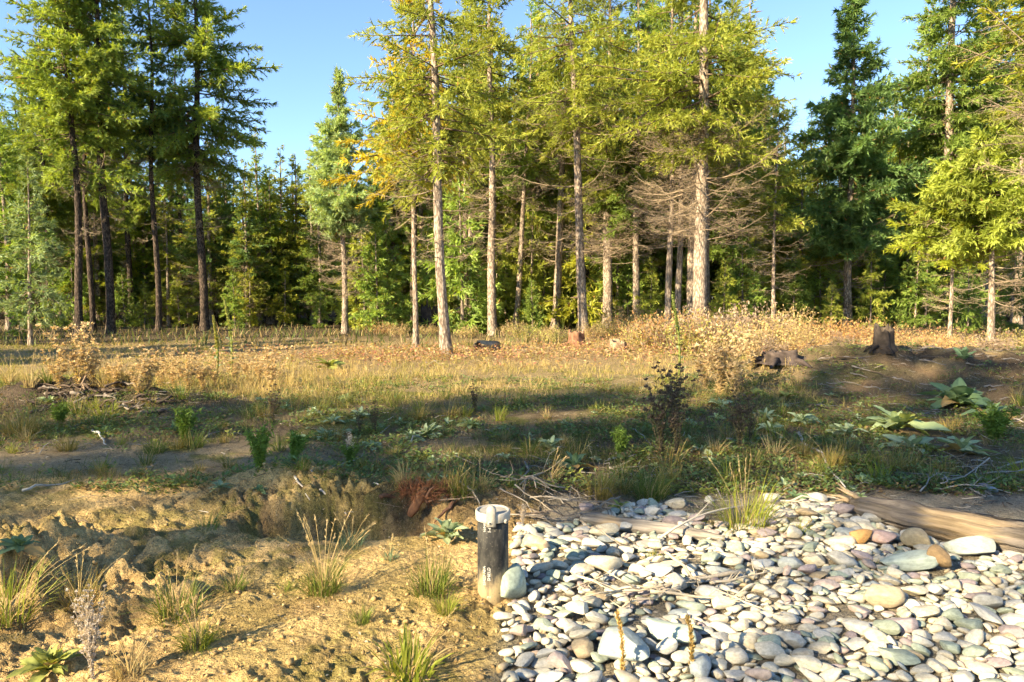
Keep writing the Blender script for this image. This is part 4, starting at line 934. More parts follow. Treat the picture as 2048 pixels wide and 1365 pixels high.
for k, (a, b, r) in enumerate([((1490, 1158), (1210, 1215), .012), ((1300, 1205), (1480, 1222), .010), ((1150, 1180), (1330, 1205), .008), ((1330, 1140), (1400, 1195), .011), ((1230, 1160), (1130, 1200), .007), ((1420, 1190), (1540, 1165), .008), ((1360, 1200), (1250, 1228), .009), ((1440, 1215), (1560, 1250), .006)]):
    gstick(a, b, r, (.55, .45, .31), ['longest pale branch lying across the middle of the stones', 'pale branch below and right of the longest one on the stones', 'thin pale branch at the left end of the longest one', 'thick pale branch slanting down to the longest one from above', 'short thin twig left of the longest branch on the stones', 'thin pale branch right of the longest one towards the tan egg stone', 'lowest pale branch under the middle of the longest one', 'thinnest twig trailing right below the branch pile on the stones'][k], lift=.012, twigs=7, bend=.035, group='branch pieces on the stones')
for k, (a, b, r) in enumerate([((1320, 1100), (1560, 1030), .008), ((1560, 1010), (1740, 1020), .008), ((1640, 1000), (1690, 1010), .007)]):
    gstick(a, b, r, PALE, ['thin pale twig from the grey limb towards the bright tuft', 'thin pale twig left of the big log', 'short pale twig at the big log end'][k], lift=.02, twigs=2)
for k, (a, b, r) in enumerate([((2046, 930), (1880, 985), .010), ((1890, 960), (1880, 995), .010), ((1870, 985), (1990, 1000), .007), ((1940, 985), (1985, 1025), .007), ((1960, 955), (2046, 965), .008), ((1840, 990), (1870, 965), .007)]):
    gstick(a, b, r, (.30, .27, .225), 'bare grey branch on shaded ground behind the big log', lift=.02, twigs=4, group='bare branches behind the log', up=.08)
for k in range(46):
    px = g.uniform(1580, 2046); py = g.uniform(705, 800) if k < 26 else g.uniform(800, 860); a = g.uniform(-.6, .9)
    l = g.uniform(30, 95); gstick((px, py), (px+l*math.cos(a), py+l*.4*math.sin(a)), g.uniform(.007, .015), (.22, .19, .16) if k % 3 else (.11, .08, .055),
                                 'weathered grey stick on the slash mound' if k % 3 else 'dark brown stick on the slash mound', twigs=1, group='sticks on the slash mound')
for k in range(44):
    px = g.uniform(45, 340); py = g.uniform(772, 835); a = g.uniform(-.8, .8); l = g.uniform(25, 70)
    gstick((px, py), (px+l*math.cos(a), py+l*.4*math.sin(a)), g.uniform(.012, .026), (.085, .06, .042) if k % 3 else (.20, .165, .13), 'dark root stick in the left slash pile' if k % 3 else 'grey root stick in the left slash pile', lift=.03, twigs=3, group='sticks of the left slash pile', bend=.08)
for k in range(16):
    px = g.uniform(420, 1500); py = g.uniform(860, 980); a = g.uniform(-1.2, 1.2); l = g.uniform(25, 70)
    gstick((px, py), (px+l*math.cos(a), py+l*.5*math.sin(a)), g.uniform(.006, .011), (.34, .31, .265), 'short bleached stick lying in the shaded weeds', twigs=0, group='sticks in the shaded weeds')
for k in range(40):
    px = g.uniform(480, 2040); py = g.uniform(672, 740); a = g.uniform(-.5, .5); l = g.uniform(18, 55)
    gstick((px, py), (px+l*math.cos(a), py+l*.35*math.sin(a)), g.uniform(.009, .018), (.25, .20, .15), 'dead branch piece on the ground before the forest edge', twigs=2, group='branch pieces before the forest edge', bend=.05)

def root_clump():
    p = at(850, 1022); e = link('root_clump', None, None, p); tag(e, 'rust-brown uprooted root clump on the rim of the dug hollow', 'roots'); mb = MB(); g = rng(61)
    n = 380; a = g.random(n)*2*PI; r = .14*np.sqrt(g.random(n)); P0 = np.stack([r*np.cos(a)*1.3, r*np.sin(a)*.7, .08+.05*g.random(n)], 1)
    D = unit(np.stack([np.cos(a)*.9+.3, np.sin(a)*.6, g.normal(.15, .8, n)], 1)+g.normal(0, .5, (n, 3))); L = g.uniform(.03, .14, n)
    V, T = tubes_batch(P0, P0+D*L[:, None], .0026, .001, bend=g.normal(0, .02, (n, 3))); mb.add(V, T, np.repeat(np.array([[.27, .11, .05]])*g.uniform(.5, 1.3, (n, 1)), 9, 0))
    o = link('root_hairs', mb.mesh('root_hairs', M_TWIG), e); o['kind'] = 'stuff'
    for k in range(6):
        q = g.normal(0, .10, 3)*[1.5, .5, 0]+[0, -.02, .05]; d = unit(np.array([g.normal(0, 1), g.normal(0, .7), g.normal(.05, .3)])); l = g.uniform(.10, .24)
        V, T, C = noisy_log(path(q, q+d*l, 8, 70+k, .02), np.linspace(.02, .006, 8), 8, 80+k, (.16, .085, .05), (.3, .15, .08))
        link('root', make_mesh('root', V, T, M_WOOD, None, C), e)
    V, T, C = noisy_log(path(np.array([.02, -.12, .15]), np.array([-.10, -.17, -.06]), 8, 90, .01), [.02, .03, .032, .034, .03, .034, .028, .02], 8, 91, (.15, .075, .04), (.3, .15, .08)); V[:, 1] = V[:, 1]*.4-.03
    link('bark_slab', make_mesh('bark_slab', V, T, M_WOOD, None, C), e)
root_clump()

# ------------------------------------------------------------------ grass tufts and weeds
GREENG = ((.10, .145, .018), (.22, .25, .045)); LIMEG = ((.16, .20, .02), (.36, .37, .05)); STRAWG = ((.30, .22, .09), (.50, .38, .17))
AMBER = ((.16, .15, .03), (.38, .27, .08)); DARKG = ((.07, .105, .018), (.16, .19, .035)); BLUEG = ((.10, .16, .08), (.21, .28, .16))
def tuft_mesh(seed, n, h, spread, w, pal, dry=.15, stalks=0, stalkh=2.2, lean=(.1, 1.6), name='grass_tuft'):
    g = rng(seed); mb = MB(); a = g.random(n)*2*PI; r = spread*np.sqrt(g.random(n))*.35
    P = np.stack([r*np.cos(a), r*np.sin(a), np.full(n, -.01)], 1); az = a+g.normal(0, .5, n)
    H = h*g.uniform(.45, 1.1, n); le = g.uniform(*lean, n)
    V, T = blades(P, az, le, H, w*g.uniform(.6, 1.3, n), seed)
    f = g.random((n, 1)); C = np.array(pal[0])*(1-f)+np.array(pal[1])*f; dr = g.random(n) < dry; C[dr] = np.array([.42, .31, .13])*g.uniform(.7, 1.15, (dr.sum(), 1))
    C7 = np.repeat(C, 7, 0); mb.add(V, T, C7)
    for k in range(stalks):
        q = g.random()*2*PI; le_ = g.uniform(.1, 1.1); Hs = h*stalkh*g.uniform(.7, 1.15); t = np.linspace(0, 1, 8)
        ang = le_*(.5+.75*t); d = np.array([math.cos(q), math.sin(q), 0]); pp = np.cumsum(np.vstack([[0, 0, 0], d*np.sin(ang[1:, None])*Hs/7+np.array([0, 0, 1.])*np.cos(ang[1:, None])*Hs/7]), 0)
        V, T = tube(pp, np.linspace(.0019, .0011, 8), 3, cap=False); mb.add(V, T, (.50, .38, .17))
        m = 14; s = g.uniform(5.2, 7, m); i = np.minimum(s.astype(int), 6); b = pp[i]*(1-(s-i))[:, None]+pp[i+1]*(s-i)[:, None]
        V, T = diamonds(b, unit(pp[7]-pp[5])+g.normal(0, .25, (m, 3)), .022, .005, g.random(m)*3); mb.add(V, T, (.48, .36, .18))
    return mb.mesh(name, M_GRASS)
TUFTS = [  # px, py of the base, height in px, pal, blades, stalks, blade width, label
 (1488, 1058, 118, LIMEG, 260, 7, .005, 'bright yellow-green grass tuft at the back edge of the stone bed'),
 (1300, 1000, 80, DARKG, 420, 0, .004, 'wide dark green grass clump at the back of the stone bed'),
 (1200, 996, 70, AMBER, 220, 4, .004, 'amber and green grass tuft left of the wide dark clump'),
 (648, 1188, 80, GREENG, 240, 22, .004, 'grass tuft with long arching straw stalks in the sandy foreground'),
 (862, 1190, 88, GREENG, 240, 6, .0045, 'dense green tuft left of the pipe base'),
 (892, 1228, 44, LIMEG, 170, 0, .003, 'small fluffy lime-green tuft just left of the pipe foot'),
 (352, 1236, 100, GREENG, 170, 6, .005, 'upright green tuft with straw tips in the sandy hollow'),
 (396, 1296, 62, LIMEG, 200, 12, .004, 'low round tuft with upright green stalks in lower left foreground'),
 (18, 1240, 120, LIMEG, 210, 5, .005, 'yellowish grass tuft cut by the left edge of the view'),
 (160, 1212, 80, AMBER, 120, 6, .004, 'thin amber tuft against the crumbling clods at left'),
 (820, 1362, 100, LIMEG, 90, 3, .012, 'broad-bladed pale green grass at the bottom edge left of the stones'),
 (702, 1098, 54, BLUEG, 200, 9, .0028, 'greyish fine-bladed tuft in the bottom of the dug hollow'),
 (722, 1248, 40, GREENG, 90, 2, .004, 'small green tuft on sand below the arching stalks'),
 (416, 1060, 56, GREENG, 60, 0, .004, 'slender green tuft on the sand near the dug hollow'),
 (470, 1180, 44, GREENG, 90, 2, .004, 'small shaded tuft in the sandy furrow'),
 (1600, 1068, 38, LIMEG, 80, 1, .004, 'little yellow tuft between the stones and the log end'),
 (1745, 1135, 26, GREENG, 50, 0, .004, 'tiny green sprout among the stones before the brown stone'),
 (1308, 1118, 26, LIMEG, 60, 0, .004, 'tiny lime sprout between the cobbles below the grey limb'),
 (1600, 915, 55, AMBER, 180, 2, .004, 'amber grass patch left of the shaded leafy rosettes'),
 (1660, 935, 60, AMBER, 240, 2, .004, 'tall amber-green grass patch behind the long pale stick'),
 (1720, 935, 50, DARKG, 200, 1, .004, 'dark green grass patch right of the long pale stick'),
 (1820, 940, 50, AMBER, 150, 2, .004, 'olive grass patch below the pale leafy rosettes'),
 (310, 908, 40, DARKG, 130, 0, .005, 'low dark green tuft spreading on the shaded bare soil'),
 (388, 895, 45, DARKG, 110, 0, .005, 'upright dark green tuft right of the low spreading one'),
 (135, 902, 38, AMBER, 140, 0, .004, 'olive round tuft on the shaded soil at left'),
 (1250, 985, 45, AMBER, 120, 3, .004, 'thin tawny tuft just behind the wide dark clump'),
 (835, 840, 50, AMBER, 160, 2, .004, 'amber tuft at the far edge of the shade, left of centre'),
 (900, 838, 46, AMBER, 160, 2, .004, 'amber tuft at the far edge of the shade, near centre'),
 (1100, 965, 50, STRAWG, 90, 6, .003, 'straw-coloured wispy tuft above the brush heap'),
 (960, 985, 50, STRAWG, 90, 6, .003, 'straw-coloured wispy tuft behind the rust-brown roots'),
 (40, 870, 70, AMBER, 200, 5, .005, 'shaggy olive tuft at the left edge below the slash pile'),
 (570, 1180, 30, GREENG, 40, 0, .004, 'thin little shoot on the sand left of the arching stalks'),
 (260, 1350, 70, STRAWG, 110, 8, .003, 'dry straw grass at the bottom edge in the lower left'),
 (780, 1120, 30, BLUEG, 90, 2, .003, 'small grey tuft at the right side of the hollow'),
 (210, 835, 50, LIMEG, 140, 0, .006, 'green tuft in front of the left slash pile'),
]
for k, (px, py, hp, pal, n, st, w, lab) in enumerate(TUFTS):
    p = at(px, py); h = hp*math.hypot(p[1], CAM_Z)/FPX; p[2] = max(p[2], top(p[0], p[1])-.05) if px > 1000 else p[2]
    m = tuft_mesh(400+k, n, h*.98, h*1.0, w*(1 if p[1] < 6 else 1.5), pal, stalks=st, stalkh=1.9 if px == 648 else 1.35)
    tag(link('grass_tuft', m, None, p), lab, 'grass', 'grass tufts')

def leaf_blade(seed, cup=.25, w=.36):
    """one soft ovate leaf of length 1 along +x"""
    n = 7; s = np.linspace(0, 1, n); wd = w*np.sin(PI*np.clip(s**1.15*.9+.07, 0, 1))**.7; g = rng(seed); V = []
    for k in range(n):
        z = .34*s[k]-.62*s[k]**2+.03*g.normal()
        for q in (-1, -.5, 0, .5, 1): V.append((s[k], q*wd[k]/2*(1+.05*g.normal()), z+cup*wd[k]*abs(q)**1.5*.5+.022*g.normal()))
    i = np.arange(n-1)[:, None]*5; j = np.arange(4)[None]
    T = np.concatenate([np.stack([i+j, i+j+1, i+5+j], -1).reshape(-1, 3), np.stack([i+j+1, i+6+j, i+5+j], -1).reshape(-1, 3)])
    return np.array(V), T
LEAFC = {'soft': (.27, .33, .19), 'dark': (.13, .20, .10), 'pale': (.33, .40, .19), 'yellow': (.27, .29, .075), 'old': (.34, .23, .09)}
LEAVES = {}
for cn, c in LEAFC.items():
    for k in range(3):
        V, T = leaf_blade(700+k, .3, (.35, .41, .32)[k]); cc = np.tile(np.array(c), (len(V), 1)); cc[2::5] *= 1.25
        LEAVES[cn, k] = make_mesh('leaf_'+cn, V, T, M_LEAF, None, cc, True)
def rosette(px, py, wpx, kind, label, n=13, seed=0, group=None, upright=0.):
    p = at(px, py); d = math.hypot(p[1], CAM_Z); R = wpx*d/FPX/2; g = rng(seed)
    e = link('leafy_rosette', None, None, p); tag(e, label, 'plant', group or 'leafy rosettes')
    n = int(n*1.5)
    for k in range(n):
        t = k/(n-1); a = k*2.4+g.normal(0, .25); L = R*(1.0-.5*t)*g.uniform(.62, 1.15); pit = (-.12-.95*t**1.2*(1+upright))+g.normal(0, .1)-upright*.3
        cn = kind if g.random() > .14 else ('old' if t < .35 else 'yellow' if kind in ('pale', 'yellow') else kind)
        o = link('leaf', LEAVES[cn, int(g.integers(3))], e, (.02*R*math.cos(a), .02*R*math.sin(a), .01+.10*R*t), (g.normal(0, .38), pit+g.normal(0, .12), a), (L, L*g.uniform(.9, 1.2), L))
    return e
ROS = [(1795, 862, 165, 'pale', 18, .15, 'largest pale green leafy rosette in shade at right'), (1915, 812, 165, 'dark', 26, .1, 'big dark green broad-leaved plant on the mound slope'),
 (1985, 840, 110, 'dark', 14, .2, 'dark green broad-leaved plant at the right edge below the mound'), (1820, 902, 125, 'soft', 13, 0, 'grey-green rosette just below the largest pale one'), (1922, 908, 135, 'soft', 13, .05, 'grey-green rosette right of and below the largest pale one'),
 (1928, 722, 62, 'dark', 12, .8, 'upright green leafy plant on top of the mound'), (1690, 873, 95, 'soft', 12, 0, 'grey-green rosette left of the largest pale one'), (1600, 848, 80, 'soft', 12, .2, 'grey-green rosette between mound foot and weed stems'),
 (1530, 842, 78, 'soft', 12, .1, 'grey-green rosette right of the tall brown weeds'), (1540, 866, 70, 'soft', 10, 0, 'low grey-green rosette below its neighbour right of the brown weeds'), (1510, 796, 62, 'yellow', 11, .2, 'yellowing rosette behind the tall brown weeds'), (1575, 800, 60, 'yellow', 10, .1, 'yellow-green rosette at the left foot of the mound'),
 (855, 872, 78, 'soft', 13, .2, 'grey-green rosette in shade, upper of a close pair left of centre'), (822, 884, 70, 'soft', 12, .1, 'grey-green rosette in shade, lower of a close pair left of centre'), (745, 900, 70, 'soft', 11, 0, 'flat rosette left of the close pair'), (650, 878, 66, 'soft', 12, .2, 'rosette right of the bushy green weed'), (665, 850, 60, 'soft', 11, .1, 'rosette behind and right of the bushy green weed'),
 (590, 885, 60, 'pale', 10, .1, 'pale rosette touching the bushy green weed'), (940, 858, 66, 'pale', 11, .1, 'pale rosette near the middle of the shaded ground'), (1100, 900, 80, 'soft', 12, .1, 'rosette right of centre in the shade'), (1150, 940, 100, 'dark', 9, .3, 'darkest broad-leaved plant behind the amber tuft'), (1095, 930, 40, 'soft', 9, 0, 'small flat rosette behind the brush heap'),
 (1405, 908, 66, 'soft', 10, 0, 'rosette at the foot of the tall brown weeds'), (1375, 850, 50, 'soft', 10, 0, 'small rosette seen through the tall brown weeds'), (1440, 815, 60, 'soft', 10, .1, 'rosette in half shade behind the brown weeds'), (530, 808, 52, 'pale', 10, .1, 'pale rosette at the shade edge left of centre'), (690, 805, 58, 'pale', 11, .1, 'pale rosette at the shade edge above the bushy weed'),
 (720, 835, 60, 'soft', 11, 0, 'rosette just inside the shade, left half'), (625, 830, 56, 'soft', 10, 0, 'small rosette just inside the shade above the bushy weed'), (100, 808, 50, 'pale', 10, .2, 'pale plant at the foot of the left slash pile'), (1010, 862, 44, 'soft', 9, 0, 'small rosette in the middle of the shaded ground'), (660, 738, 80, 'yellow', 12, .1, 'sunlit yellow-green rosette in the golden grass'),
 (520, 990, 46, 'dark', 10, .1, 'dark rosette at the left rim of the dug hollow'), (440, 985, 60, 'soft', 11, 0, 'flat grey-green rosette on the bank left of the hollow'), (40, 1105, 90, 'dark', 12, .2, 'dark leafy plant in the shade at the left edge'), (892, 1082, 105, 'soft', 24, .7, 'bushy blue-green rosette left of the pipe top'), (100, 1352, 120, 'yellow', 26, .5, 'yellow-green leafy plant in the lower left corner'),
 (1590, 1002, 60, 'dark', 9, 0, 'low green plant by the big log end'), (1720, 1000, 46, 'pale', 8, 0, 'small pale rosette behind the log end'), (1240, 1022, 60, 'yellow', 9, .1, 'yellow-green leaves between the stones and the dark clump'), (350, 870, 70, 'dark', 14, .5, 'dark bushy leafy plant in shade left of centre')]
for k, (px, py, w, kind, n, up, lab) in enumerate(ROS): rosette(px, py, w, kind, lab, n, 800+k, None, up)

g = rng(860); q = 0
while q < 70:
    px = g.uniform(380, 1790); py = 785+205*g.random()**.8
    if (px < 760 and py > 905) or (900 < px < 1500 and py > 965): continue
    w = g.uniform(26, 62)*(.6+.4*(py-785)/200); kd = ('soft', 'soft', 'pale', 'dark')[q % 4]; q += 1
    side_ = 'left of the rosette pair' if px < 800 else ('around the middle' if px < 1200 else ('near the tall dark thistles' if px < 1520 else 'below the mound'))
    rosette(px, py, w, kd, 'small %s leaf rosette in the shaded weeds %s' % ({'soft': 'grey-green', 'pale': 'pale green', 'dark': 'dark green'}[kd], side_), 6, 870+q, 'small rosettes in the shaded weeds', g.uniform(0, .4))
SMALLT = [(nm, tuft_mesh(460+k, 70, .20, .16, .005, pal, dry=.25)) for k, (nm, pal) in enumerate([('olive', AMBER), ('green', GREENG), ('straw', STRAWG), ('dark green', DARKG), ('yellow-green', LIMEG)])]
q = 0
while q < 130:
    px = g.uniform(0, 2046); py = 760+250*g.random()
    if (px < 760 and py > 960) or (px > 1000 and py > 985) or (px > 1620 and py < 800): continue
    p = at(px, py); nm, me = SMALLT[int(g.choice(5, p=[.3, .2, .15, .2, .15]))]; q += 1
    side_ = 'at far left' if px < 300 else 'left of the bushy weeds' if px < 500 else ('left of the rosette pair' if px < 800 else ('around the middle' if px < 1200 else ('near the tall dark thistles' if px < 1520 else 'below the mound')))
    tag(link('grass_tuft', me, None, p, (0, 0, g.uniform(0, 6)), g.uniform(.6, 1.5)), 'small %s grass tuft in the clearing %s' % (nm, side_), 'grass', 'small grass tufts of the clearing')

for k, (px, py, hp) in enumerate([(20, 770, 70), (60, 775, 85), (110, 765, 70), (210, 765, 75), (250, 770, 80), (268, 768, 90), (330, 770, 75), (235, 775, 60), (500, 770, 45), (580, 765, 40)]):
    p = at(px, py); h = hp*math.hypot(p[1], 1.)/FPX
    m = tuft_mesh(480+k, 60, h*.5, h*.35, .007, STRAWG, dry=.5, stalks=9, stalkh=2.0, lean=(.05, .9)); 
    tag(link('tall_grass', m, None, p), ['at the left edge of the clearing', 'second from the left edge', 'just left of the tallest thistle', 'right of the tallest thistle', 'left of the low golden thistle', 'tallest of its row, left of the golden thistles', 'left of the thistle row', 'behind the slash pile end', 'right of the thistle row', 'farthest right of the tall ones'][k].join(['tall straw grass stalks ', '']), 'grass', 'tall straw grasses', 'thing')

def weed_mesh(seed, h, nst, spread, heads=True, leafc=(.24, .17, .08), stemc=(.20, .14, .08), headc=(.38, .27, .15), leaves=60, leafsize=.04, hs=1.0):
    g = rng(seed); st = MB(); hd = MB(); lf = MB()
    for k in range(nst):
        a = g.random()*2*PI; le = g.uniform(.02, spread); H = h*g.uniform(.55, 1.05); t = np.linspace(0, 1, 6)
        pp = np.stack([math.cos(a)*le*H*t**1.3, math.sin(a)*le*H*t**1.3, H*t], 1)+g.normal(0, .012, (6, 3))*t[:, None]; pp[0, 2] = -.03
        V, T = tube(pp, np.linspace(.0055, .002, 6), 4, cap=False); st.add(V, T, np.array(stemc)*g.uniform(.8, 1.2))
        tips = [pp[5]]
        for q in range(5):
            i = g.integers(2, 5); b = g.random()*2*PI; d = unit(np.array([math.cos(b)*.7, math.sin(b)*.7, 1.])); l = H*g.uniform(.08, .24)
            V, T = tube([pp[i], pp[i]+d*l*.6, pp[i]+d*l+[0, 0, .01]], [.0032, .0024, .0015], 3, cap=False); st.add(V, T, stemc); tips.append(pp[i]+d*l)
        if heads:
            for tp in tips:
                m = 14; D = g.normal(0, 1, (m, 3)); D[:, 2] = np.abs(D[:, 2]); V, T = diamonds(np.tile(tp, (m, 1)), D, hs*g.uniform(.018, .034, m), .014*hs, g.random(m)*3); hd.add(V, T, np.array(headc)*np.repeat(g.uniform(.6, 1.3, (m, 1)), 4, 0))
        m = leaves; s = g.uniform(.05, .85, m); i = np.minimum((s*5).astype(int), 4); f = (s*5-i)[:, None]; b = pp[i]*(1-f)+pp[i+1]*f; az = g.random(m)*2*PI
        D = np.stack([np.cos(az), np.sin(az), g.normal(.1, .6, m)], 1); V, T = diamonds(b, D, leafsize*g.uniform(.5, 1.6, m), leafsize*.32, g.uniform(-1, 1, m), .2)
        lf.add(V, T, np.repeat(np.array(leafc)*g.uniform(.6, 1.35, (m, 1)), 4, 0))
    return st.mesh('stem', M_TWIG), (hd.mesh('seed_heads', M_GRASS) if heads else None), lf.mesh('foliage', M_LEAF)
def put_weed(ms, p, s, rot, label, name='dead_weed', cat='weed', group=None):
    e = link(name, None, None, p, (0, 0, rot), s); tag(e, label, cat, group); link('stems', ms[0], e); o = link('foliage', ms[2], e)
    if ms[1]: link('seed_heads', ms[1], e)['kind'] = 'stuff'
    o['kind'] = 'stuff'
    return e
W_DRY = [weed_mesh(500+k, 1.0, 10, .5, leafc=(.52, .38, .17), headc=(.60, .44, .24), stemc=(.42, .30, .15), leaves=34, leafsize=.066, hs=2.1) for k in range(3)]
W_DARK = [weed_mesh(510+k, 1.0, 9, .4, hs=1.6, leaves=32, leafsize=.06, leafc=(.13, .11, .05), stemc=(.10, .075, .05), headc=(.14, .10, .07)) for k in range(2)]
W_GREEN = [weed_mesh(520+k, 1.0, 18, .75, heads=False, leafc=(.17, .25, .04), stemc=(.10, .12, .04), leaves=110, leafsize=.13) for k in range(2)]
W_WHITE = weed_mesh(530, 1.0, 26, .22, leafc=(.55, .48, .42), stemc=(.46, .36, .25), headc=(.62, .55, .50), leaves=55, leafsize=.03)
for k, (px, py, top_, kind, lab) in enumerate([
 (160, 775, 660, 0, 'tallest golden dead thistle at left above the slash pile'), (185, 775, 690, 1, 'golden dead thistle touching the tallest one on its right'), (297, 780, 695, 2, 'golden dead thistle between the tallest and the long row'), (350, 782, 718, 0, 'low golden thistle at the left end of the long row'), (378, 785, 705, 1, 'golden thistle in the row left of the green spikes'),
 (405, 782, 715, 2, 'golden thistle just left of the first green spike'), (432, 778, 722, 0, 'short golden thistle below the first green spike'), (470, 765, 705, 1, 'golden thistle right of the green spikes'), (493, 760, 712, 2, 'last golden thistle at the right of the row'), (543, 782, 698, 0, 'single slender golden thistle right of the row'), (275, 790, 730, 1, 'low golden thistle near the slash pile end'),
 (520, 768, 712, 1, 'short golden thistle between the row and the slender single one'), (320, 776, 700, 0, 'golden thistle between the lone one and the row start'), (230, 782, 715, 2, 'golden thistle midway along the slash pile'), (120, 778, 700, 1, 'golden thistle left of the tallest one'), (1440, 790, 655, 2, 'broad brown weed clump half in sun, right of the dark weeds'), (1470, 795, 680, 0, 'brown weed on the right of the broad half-sunlit clump'), (1410, 780, 690, 1, 'brown weed on the left of the broad half-sunlit clump'), (1500, 740, 665, 0, 'brown weed before the low root stump')]):
    p = at(px, py); h = (py-top_)*math.hypot(p[1], 1.)/FPX; put_weed(W_DRY[kind], p, (h*1.2, h*1.2, h*1.05), k*1.9, lab, group='dead thistles')
for k, (px, py, top_, kind, lab) in enumerate([(1322, 912, 735, 0, 'tall dark dead thistle with black heads in shade right of centre'), (1352, 915, 745, 1, 'dark thistle touching the tall one with a withered brown base'), (1345, 880, 730, 1, 'dark thistle behind the tall pair in shade'), (1480, 905, 760, 0, 'slender dark weed right of the tall dark thistles'), (1500, 885, 790, 1, 'short dark weed right of the slender dark one'), (950, 830, 760, 0, 'small dark single stem at the middle shade edge'), (750, 870, 805, 1, 'dark dry stem left of the rosette pair'), (545, 850, 770, 0, 'dark dry weed above the bushy green weed'), (720, 870, 820, 0, 'second dark dry stem left of the rosette pair')]):
    p = at(px, py); h = (py-top_)*math.hypot(p[1], 1.)/FPX; put_weed(W_DARK[kind], p, (h*.85, h*.85, h), k*2.3, lab, group='dark dry weeds')
for k, (px, py, top_, kind, w, lab) in enumerate([(520, 938, 845, 0, .55, 'bushy bright green weed on the bank above the hollow'), (590, 925, 852, 1, .6, 'darker bushy green weed right of the bright bushy one'), (370, 880, 805, 1, .6, 'dark bushy weed in front of the left golden thistles'), (1240, 912, 845, 0, .55, 'green leafy weed in shade left of the tall dark thistles'), (700, 935, 880, 0, .5, 'low leafy weed with pale flower tops above the hollow'), (120, 850, 800, 1, .7, 'dark leafy bush growing on the left slash pile'), (1990, 880, 800, 0, .8, 'green bushy weed at the right edge below the mound')]):
    p = at(px, py); h = (py-top_)*math.hypot(p[1], 1.)/FPX; put_weed(W_GREEN[kind], p, (h*w*1.4, h*w*1.4, h), k*1.3, lab, 'green_weed', 'weed', 'green weeds')
for k, (px, py, top_, lab) in enumerate([(185, 1362, 1195, 'pale twiggy weed with whitish seed heads in the lower left corner'), (700, 930, 868, 'small pale-flowered weed above the hollow'), (1045, 1060, 1010, 'tiny pale twiggy weed right behind the pipe cap')]):
    p = at(px, py); h = (py-top_)*math.hypot(p[1], 1.3)/FPX; put_weed(W_WHITE, p, (h*.8, h*.8, h), k*1.3, lab, 'pale_weed', 'weed')

def spike_plant(px, py, top_, seed, label, c=(.40, .37, .10)):
    p = at(px, py); H = (py-top_)*math.hypot(p[1], 1.)/FPX; g = rng(seed); e = link('flower_spike_plant', None, None, p); tag(e, label, 'plant', 'green flower spikes')
    t = np.linspace(0, 1, 14); ln = g.uniform(-.09, .09); P = np.stack([ln*H*t+.03*H*np.sin(t*4), .02*H*np.sin(t*3), H*t], 1)
    V, T = tube(P, np.linspace(.026, .013, 14), 7); link('stalk', make_mesh('stalk', V, T, M_LEAF, None, np.tile((.22, .24, .06), (len(V), 1))), e)
    m = 500; z = g.uniform(.5, 1, m); az = g.random(m)*2*PI; b = np.stack([np.interp(z, t, P[:, 0]), np.interp(z, t, P[:, 1]), z*H], 1); D = np.stack([np.cos(az), np.sin(az), g.uniform(.2, 1.2, m)], 1)
    V, T = diamonds(b, D, .065*(1.25-.8*z), .026, g.random(m)*3); link('flower_spike', make_mesh('flower_spike', V, T, M_LEAF, None, np.repeat(np.array(c)*g.uniform(.7, 1.2, (m, 1)), 4, 0)), e)
    for k in range(14):
        z = .05+.045*k; a = k*2.4; L = .26*(1-z*.8)*min(1, H); link('leaf', LEAVES['yellow' if k % 3 else 'soft', k % 3], e, (0, 0, z*H), (0, -.5, a), L)
spike_plant(432, 762, 632, 1, 'left and yellower of two tall green flower spikes at left'); spike_plant(462, 752, 596, 2, 'right and taller of two tall green flower spikes at left', (.33, .34, .09)); spike_plant(1358, 752, 590, 3, 'dark green flower spike among the sunlit brush right of centre', (.14, .18, .04))

def seed_stalk(px, py, top_, seed, label):
    p = at(px, py); p[2] = top(p[0], p[1])-.03; H = (py-top_)*math.hypot(p[1], 1.4)/FPX*1.15; g = rng(seed); t = np.linspace(0, 1, 10); P = np.stack([-.03*t*H*3*t, 0*t, H*t], 1)+g.normal(0, .002, (10, 3)); mb = MB()
    V, T = tube(P, np.linspace(.0026, .0012, 10), 4); mb.add(V, T, (.48, .34, .13)); m = 260; z = g.random(m); b = np.stack([np.interp(z, t, P[:, 0]), np.interp(z, t, P[:, 1]), z*H], 1); D = unit(np.stack([g.normal(0, .5, m), g.normal(0, .5, m), np.ones(m)], 1))
    V, T = diamonds(b, D, .022, .007, g.random(m)*3); mb.add(V, T, np.repeat(np.array([[.52, .36, .13]])*g.uniform(.65, 1.2, (m, 1)), 4, 0))
    tag(link('seed_stalk', mb.mesh('grass_seed_stalk', M_GRASS), None, p), label, 'grass')
seed_stalk(1246, 1364, 1262, 1, 'left and taller golden seed stalk in front of the lower stones'); seed_stalk(1384, 1364, 1278, 2, 'right golden seed stalk in front of the lower stones')

